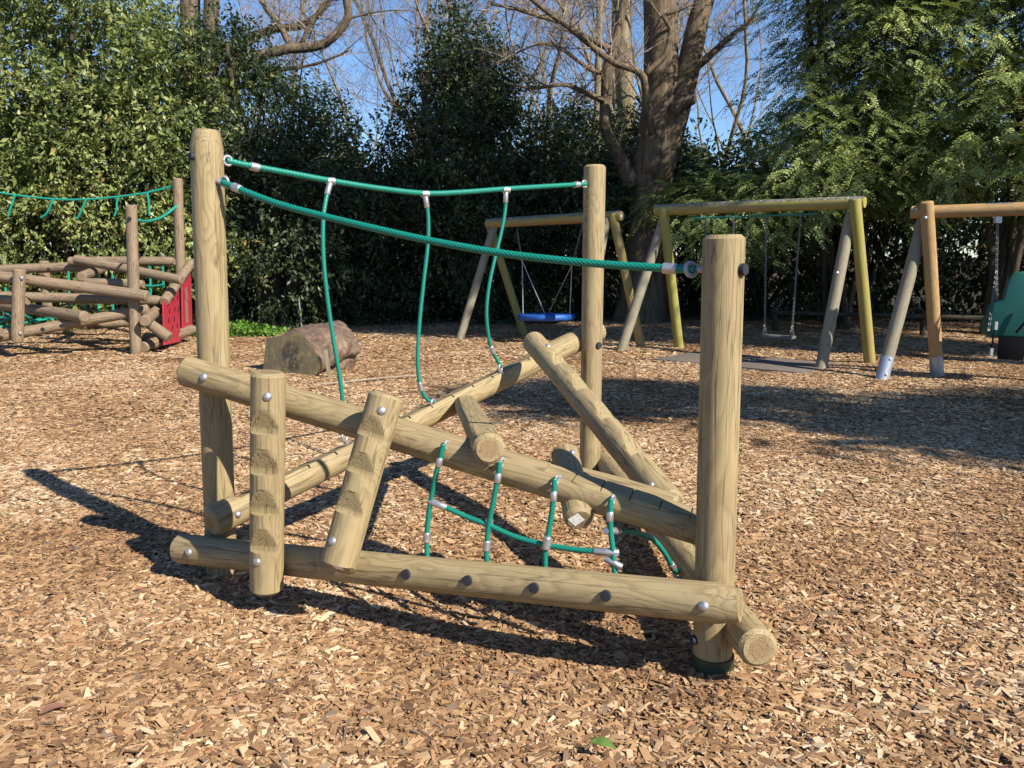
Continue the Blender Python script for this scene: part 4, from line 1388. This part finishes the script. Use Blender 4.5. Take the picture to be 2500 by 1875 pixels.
BG = 'slender bare trees far behind the play area'
protos = []
for sd, H, r0 in ((21, 11, .10), (22, 13, .13), (23, 10, .085), (24, 12, .11)):
    mb, tw = bare(sd, H, r0)
    protos.append((mesh('trunk', mb.v, mb.f, True, 0), mesh('crown', tw.v, tw.f, True, 0), len(tw.f)))
print('bare', [p[2] for p in protos])
for i, (x, y, pi, s, rz) in enumerate([(-2.7, 24, 0, .95, 0), (-3.5, 25.5, 2, 1.0, 4.4), (-2.2, 28, 3, 1.1, 2.2), (-1.6, 26, 1, 1.0, 1), (.2, 25, 2, 1.1, 2), (1.2, 23, 3, .95, 3.3), (2.2, 28, 1, 1.1, 4), (3.3, 25, 0, 1.05, 5), (4.6, 27, 3, 1.1, 1.7), (-6.0, 26, 1, .9, .6), (-.7, 29, 0, 1.2, 3.9), (6.6, 27, 2, 1.2, 5.5), (1.6, 31, 3, 1.2, .3), (5.6, 31, 1, 1.2, 2.1), (-8.5, 27, 0, 1.0, 4.2), (8.5, 28, 3, 1.1, .9), (-1.0, 22.4, 2, .95, 5.0)]):
    o = empty('bare_tree', (x, y, 0), 'slender leafless tree against the blue sky', 'tree', BG)
    o.rotation_euler = (0, 0, rz)
    o.scale = (s, s, s)
    for nm, me, mt in (('trunk', protos[pi][0], 'bark_light'), ('crown', protos[pi][1], 'twig')):
        if not me.materials:
            me.materials.append(MAT[mt])
        c = bpy.data.objects.new(nm, me)
        col.objects.link(c)
        c.parent = o


def limb(mb, pts, Y, w0, w1, n=10, dY=0.0):
    P = [at(x, y, Y + dY * i / (len(pts) - 1)) for i, (x, y) in enumerate(pts)]
    S = spline(P, .25)
    mb.tube(S, [(w0 + (w1 - w0) * i / (len(S) - 1)) for i in range(len(S))], n, True)
    return S


def twigs_from(tw, S, rg, L=1.2, cnt=10, r=.02, lev=2):
    for c in range(cnt):
        i = rg.randrange(max(1, len(S) // 4), len(S) - 1)
        dd = (S[i + 1] - S[i]).normalized()
        a = Vector((rg.uniform(-1, 1), rg.uniform(-1, 1), rg.uniform(-.4, 1))).normalized()
        grow(tw, tw, S[i], (dd * .5 + a).normalized(), L * rg.uniform(.5, 1.1), r, lev, rg)


# the great bare trunk
rg = random.Random(3)
YT = 18.0
bt = empty('great_tree', (2.95, YT, 0), 'old bare tree with a thick forked grey trunk behind the swings', 'tree')
mb, tw = MB(), MB()
P = [at(x, y, YT) for x, y in ((1560, 812), (1568, 760), (1578, 640), (1586, 520), (1592, 410), (1612, 320), (1636, 262))]
S = spline(P, .2)
n = 26
ws = np.interp(np.linspace(0, 1, len(S)), [0, .08, .25, .5, .75, .9, 1], [.66, .56, .49, .46, .45, .42, .26])
V, F = [], []
for i, p in enumerate(S):
    for j in range(n):
        a = 2 * math.pi * j / n
        w = ws[i] * (1 + .06 * math.sin(3 * a + i * .15) + .05 * math.sin(5 * a - i * .1) + .03 * math.sin(9 * a + i * .3))
        V.append(p + Vector((math.cos(a) * w, math.sin(a) * w * .8, 0)))
for i in range(len(S) - 1):
    for j in range(n):
        q = (j + 1) % n
        F.append((i * n + j, i * n + q, (i + 1) * n + q, (i + 1) * n + j))
mb.v, mb.f = V, F
limb(mb, [(1590, 430), (1602, 330), (1612, 240), (1614, 140), (1612, 40), (1606, -80), (1600, -260)], YT, .41, .30, 22)
limb(mb, [(1600, 440), (1634, 330), (1662, 235), (1684, 150), (1702, 60), (1730, -30), (1770, -160)], YT - .05, .34, .15, 20)
S1 = limb(mb, [(1545, 455), (1530, 420), (1502, 360), (1478, 310), (1481, 230), (1483, 160), (1500, 110), (1512, 60), (1530, -40)], YT - .2, .17, .07)
S2 = limb(mb, [(1594, 330), (1580, 260), (1571, 190), (1545, 168), (1510, 158), (1469, 133), (1430, 100), (1390, 68), (1345, 35), (1304, 3), (1260, -40)], YT - .6, .085, .04, 8, -1.0)
S3 = limb(mb, [(1573, 185), (1600, 158), (1624, 133), (1637, 70), (1618, 40), (1650, 28), (1690, 8)], YT - .7, .07, .03, 8)
S4 = limb(mb, [(1472, 246), (1440, 232), (1402, 214), (1370, 206), (1304, 216), (1240, 205)], YT - .3, .07, .02, 7, -.8)
S5 = limb(mb, [(1494, 122), (1460, 105), (1421, 85), (1370, 55), (1320, 41), (1260, 22), (1200, 10)], YT - .3, .075, .025, 7, -1.2)
S6 = limb(mb, [(1660, 190), (1705, 160), (1750, 120), (1800, 75), (1850, 45)], YT + .3, .12, .03, 7, 1.0)
S7 = limb(mb, [(1480, 180), (1440, 170), (1380, 125), (1330, 105), (1270, 125), (1200, 160)], YT - .1, .05, .015, 6, -1.0)
S8 = limb(mb, [(1640, 275), (1668, 250), (1694, 240)], YT - .3, .16, .12, 9)
for s, c in ((S1, 8), (S2, 16), (S3, 6), (S4, 10), (S5, 14), (S6, 12), (S7, 10)):
    twigs_from(tw, s, rg, 1.5, c, .016)
o = mb.build('trunk', MAT['bark_main'], bt, sharp=0)
o = tw.build('crown', MAT['twig'], bt, sharp=0)
# left bare tree with the dark bent limb
bt = empty('bent_limb_tree', (-7.0, 20.5, 0), 'bare tree with one long dark bent limb above the left shrub', 'tree')
mb, tw = MB(), MB()
YB = 20.5
limb(mb, [(470, 830), (468, 500), (466, 250), (465, 100), (464, -40), (462, -200)], YB, .34, .2, 14)
limb(mb, [(488, 330), (512, 180), (515, 60), (520, -60), (530, -200)], YB - .2, .22, .15, 12)
S1 = limb(mb, [(475, 420), (540, 240), (600, 150), (660, 130), (704, 119), (745, 117), (790, 107), (828, 76), (850, 41), (846, 0), (835, -60)], YB - 1.0, .15, .085, 12)
S2 = limb(mb, [(540, 200), (600, 107), (663, 72), (720, 66), (760, 50), (790, 20), (815, -20)], YB - .2, .12, .07, 10)
S3 = limb(mb, [(708, 113), (690, 75), (665, 40), (640, 5), (625, -50)], YB - .9, .08, .05, 9)
S4 = limb(mb, [(735, 110), (752, 70), (770, 40), (800, 5), (830, -30)], YB - .8, .06, .03, 8)
S5 = limb(mb, [(851, 45), (880, 38), (930, 27), (1000, 25)], YB - 1.0, .03, .01, 6)
S6 = limb(mb, [(560, 230), (640, 180), (730, 165), (790, 150), (860, 120)], YB + .5, .07, .02, 7)
for s, c in ((S1, 16), (S2, 14), (S3, 8), (S4, 8), (S5, 4), (S6, 12)):
    twigs_from(tw, s, rg, 1.6, c, .016)
mb.build('trunk', MAT['bark_main'], bt, sharp=0)
tw.build('crown', MAT['twig'], bt, sharp=0)
# two trunks behind the great tree
for pts, Y, w0, w1, lb_, mt in (([(1540, 800), (1538, 400), (1528, 250), (1520, 120), (1515, -60), (1510, -200)], 24, .33, .22, 'pale straight trunk standing just left behind the great tree', 'bark_light'),
                                ([(1455, 800), (1456, 380), (1460, 180), (1464, 20), (1466, -150)], 22.5, .11, .08, 'thin pale trunk left of the great tree', 'bark_light')):
    b = at(*pts[0], Y)
    o = empty('bare_tree', (b.x, b.y, 0), lb_, 'tree')
    mb, tw = MB(), MB()
    S = limb(mb, pts, Y, w0, w1, 12)
    twigs_from(tw, S, rg, 2.2, 12, .02)
    mb.build('trunk', MAT[mt], o, sharp=0)
    tw.build('crown', MAT['twig'], o, sharp=0)

# low weeds by the red panel
rs2 = np.random.RandomState(9)
n = 2600
gx_, gy_ = rs2.uniform(-6.1, -4.4, n), rs2.uniform(15.0, 16.2, n)
C = np.stack([gx_, gy_, rs2.rand(n) * .22 * (1 - np.abs(gx_ + 5.3) / 1.2)], 1)
V = leaves(C, unit(rs2.normal(0, 1, (n, 3)) + np.array([0, 0, .5])), .08, .6, rs2, .1, .8)
tag(link('weeds', mesh('weeds', V, np.arange(n * 4).reshape(-1, 4), False, 0, rs2.rand(n)), MAT['weed']), 'bright green low weeds at the foot of the dark shrub', 'weeds', kind='stuff')

n = 260
lx, ly = rs2.uniform(-7, 8, n), rs2.uniform(1.8, 13, n)
C = np.stack([lx, ly, gh(lx, ly) + .026], 1)
dv = rs2.normal(0, 1, (n, 3)) * np.array([1, 1, .15])
V = leaves(C, unit(dv), .045, .5, rs2, 0, 3.0, .4)
tag(link('leaf_litter', mesh('leaf_litter', V, np.arange(n * 4).reshape(-1, 4), False, 0, rs2.uniform(0, .35, n)), MAT['chip']), 'small dry brown leaves scattered over the wood chips', 'leaf litter', kind='stuff')

# low rail fence in the shade at the back right
fe = empty('rail_fence', (8, 15, 0), 'low dark wooden rail fence in the shade at the back right', 'fence')
fa, fb_ = Vector((5.2, 16.2, 0)), Vector((12.5, 13.2, 0))
for k in range(4):
    p = fa.lerp(fb_, k / 3)
    log('post', p - UP * .1, p + UP * .46, .05, MAT['bark_dark'], fe, seed=120 + k, seg=14)
log('rail', fa + UP * .36 + Vector((0, -.07, 0)), fb_ + UP * .36 + Vector((0, -.07, 0)), .04, MAT['bark_dark'], fe, seed=130, seg=12)

# unseen trees right of the frame, crowns shaped to shade ground and swings
SH = 'tall evergreen trees beyond the right edge'
lb = [((-.4, -.6, 9.0), (1.9, 1.5, .9)), ((.2, -1.6, 9.3), (1.4, 1.0, .8)), ((-1.5, -.3, 8.9), (1.6, 1.1, .8)), ((-3.4, 1.2, 9.2), (2.0, 1.6, .7)), ((-5.6, 1.7, 9.2), (1.6, 1.2, .6)), ((-1.2, 1.7, 9.1), (1.7, 1.0, .7))]
ta = tree('evergreen_tree', (8.0, 10.2, 0), 'unseen evergreen tree beyond the right edge, crown flattened to shade the basket swing', 'tree', broadleaf(lb, 2600, 30, .16, 31, .34, thr=-.8), 'leaf_dark', lb, .14, 31, group=SH, nst=9, bole=7.8)
copy_tree(ta, (14.8, 7.2, 0), .1, (.85, .8, .95), 'unseen evergreen tree beyond the right edge, crown flattened to shade the flat swings', SH)
lb = [((0, 0, 7.0), (2.3, 1.1, .6)), ((1.6, .3, 7.2), (1.5, .9, .5)), ((-1.7, -.1, 6.9), (1.5, .7, .5))]
tb = tree('evergreen_tree', (11.6, 1.0, 0), 'shorter evergreen tree beyond the right edge casting the broad ground shade', 'tree', broadleaf(lb, 1100, 30, .15, 33, .30, thr=-.42), 'leaf_dark', lb, .11, 33, group=SH, nst=8, bole=5.8)
copy_tree(tb, (7.9, 2.5, 0), .2, (.65, .5, 1.0), 'small evergreen tree beyond the right edge nearest the camera', SH)

# ================================================================ LIGHT, SKY, CAMERA
az, el = (0.755, -0.656), R(38)
sd = Vector((az[0] * math.cos(el), az[1] * math.cos(el), math.sin(el))).normalized()
su = bpy.data.lights.new('sun', 'SUN')
su.energy = 5.0
su.angle = R(0.55)
su.color = (1.0, 0.94, 0.83)
so = bpy.data.objects.new('sun', su)
col.objects.link(so)
so.rotation_euler = sd.to_track_quat('Z', 'Y').to_euler()
w = bpy.data.worlds.new('World')
scene.world = w
w.use_nodes = True
nt = w.node_tree
sky = nt.nodes.new('ShaderNodeTexSky')
sky.sky_type = 'NISHITA'
sky.sun_disc = False
sky.sun_elevation = el
sky.sun_rotation = math.atan2(az[0], az[1])
sky.air_density, sky.dust_density, sky.ozone_density = 1.0, 0.0, 3.0
bg = nt.nodes['Background']
tint = node(nt, 'ShaderNodeMix', data_type='RGBA', blend_type='MULTIPLY')
tint.inputs[0].default_value = 1.0
tint.inputs[7].default_value = (0.80, 0.96, 1.18, 1)
nt.links.new(sky.outputs[0], tint.inputs[6])
nt.links.new(tint.outputs[2], bg.inputs[0])
bg.inputs[1].default_value = 0.078
cam = bpy.data.cameras.new('camera')
cam.sensor_width = 36
cam.lens = 36 * FPX / 2500
cam.clip_end = 1000
co = bpy.data.objects.new('camera', cam)
col.objects.link(co)
co.location = (0, 0, CH)
co.rotation_euler = (R(90) - PITCH, 0, 0)
scene.camera = co
scene.view_settings.view_transform = 'Standard'
scene.view_settings.look = 'None'
scene.view_settings.exposure = 0.88
scene.view_settings.gamma = 1.0
scene.cycles.max_bounces = 6
scene.cycles.use_denoising = True
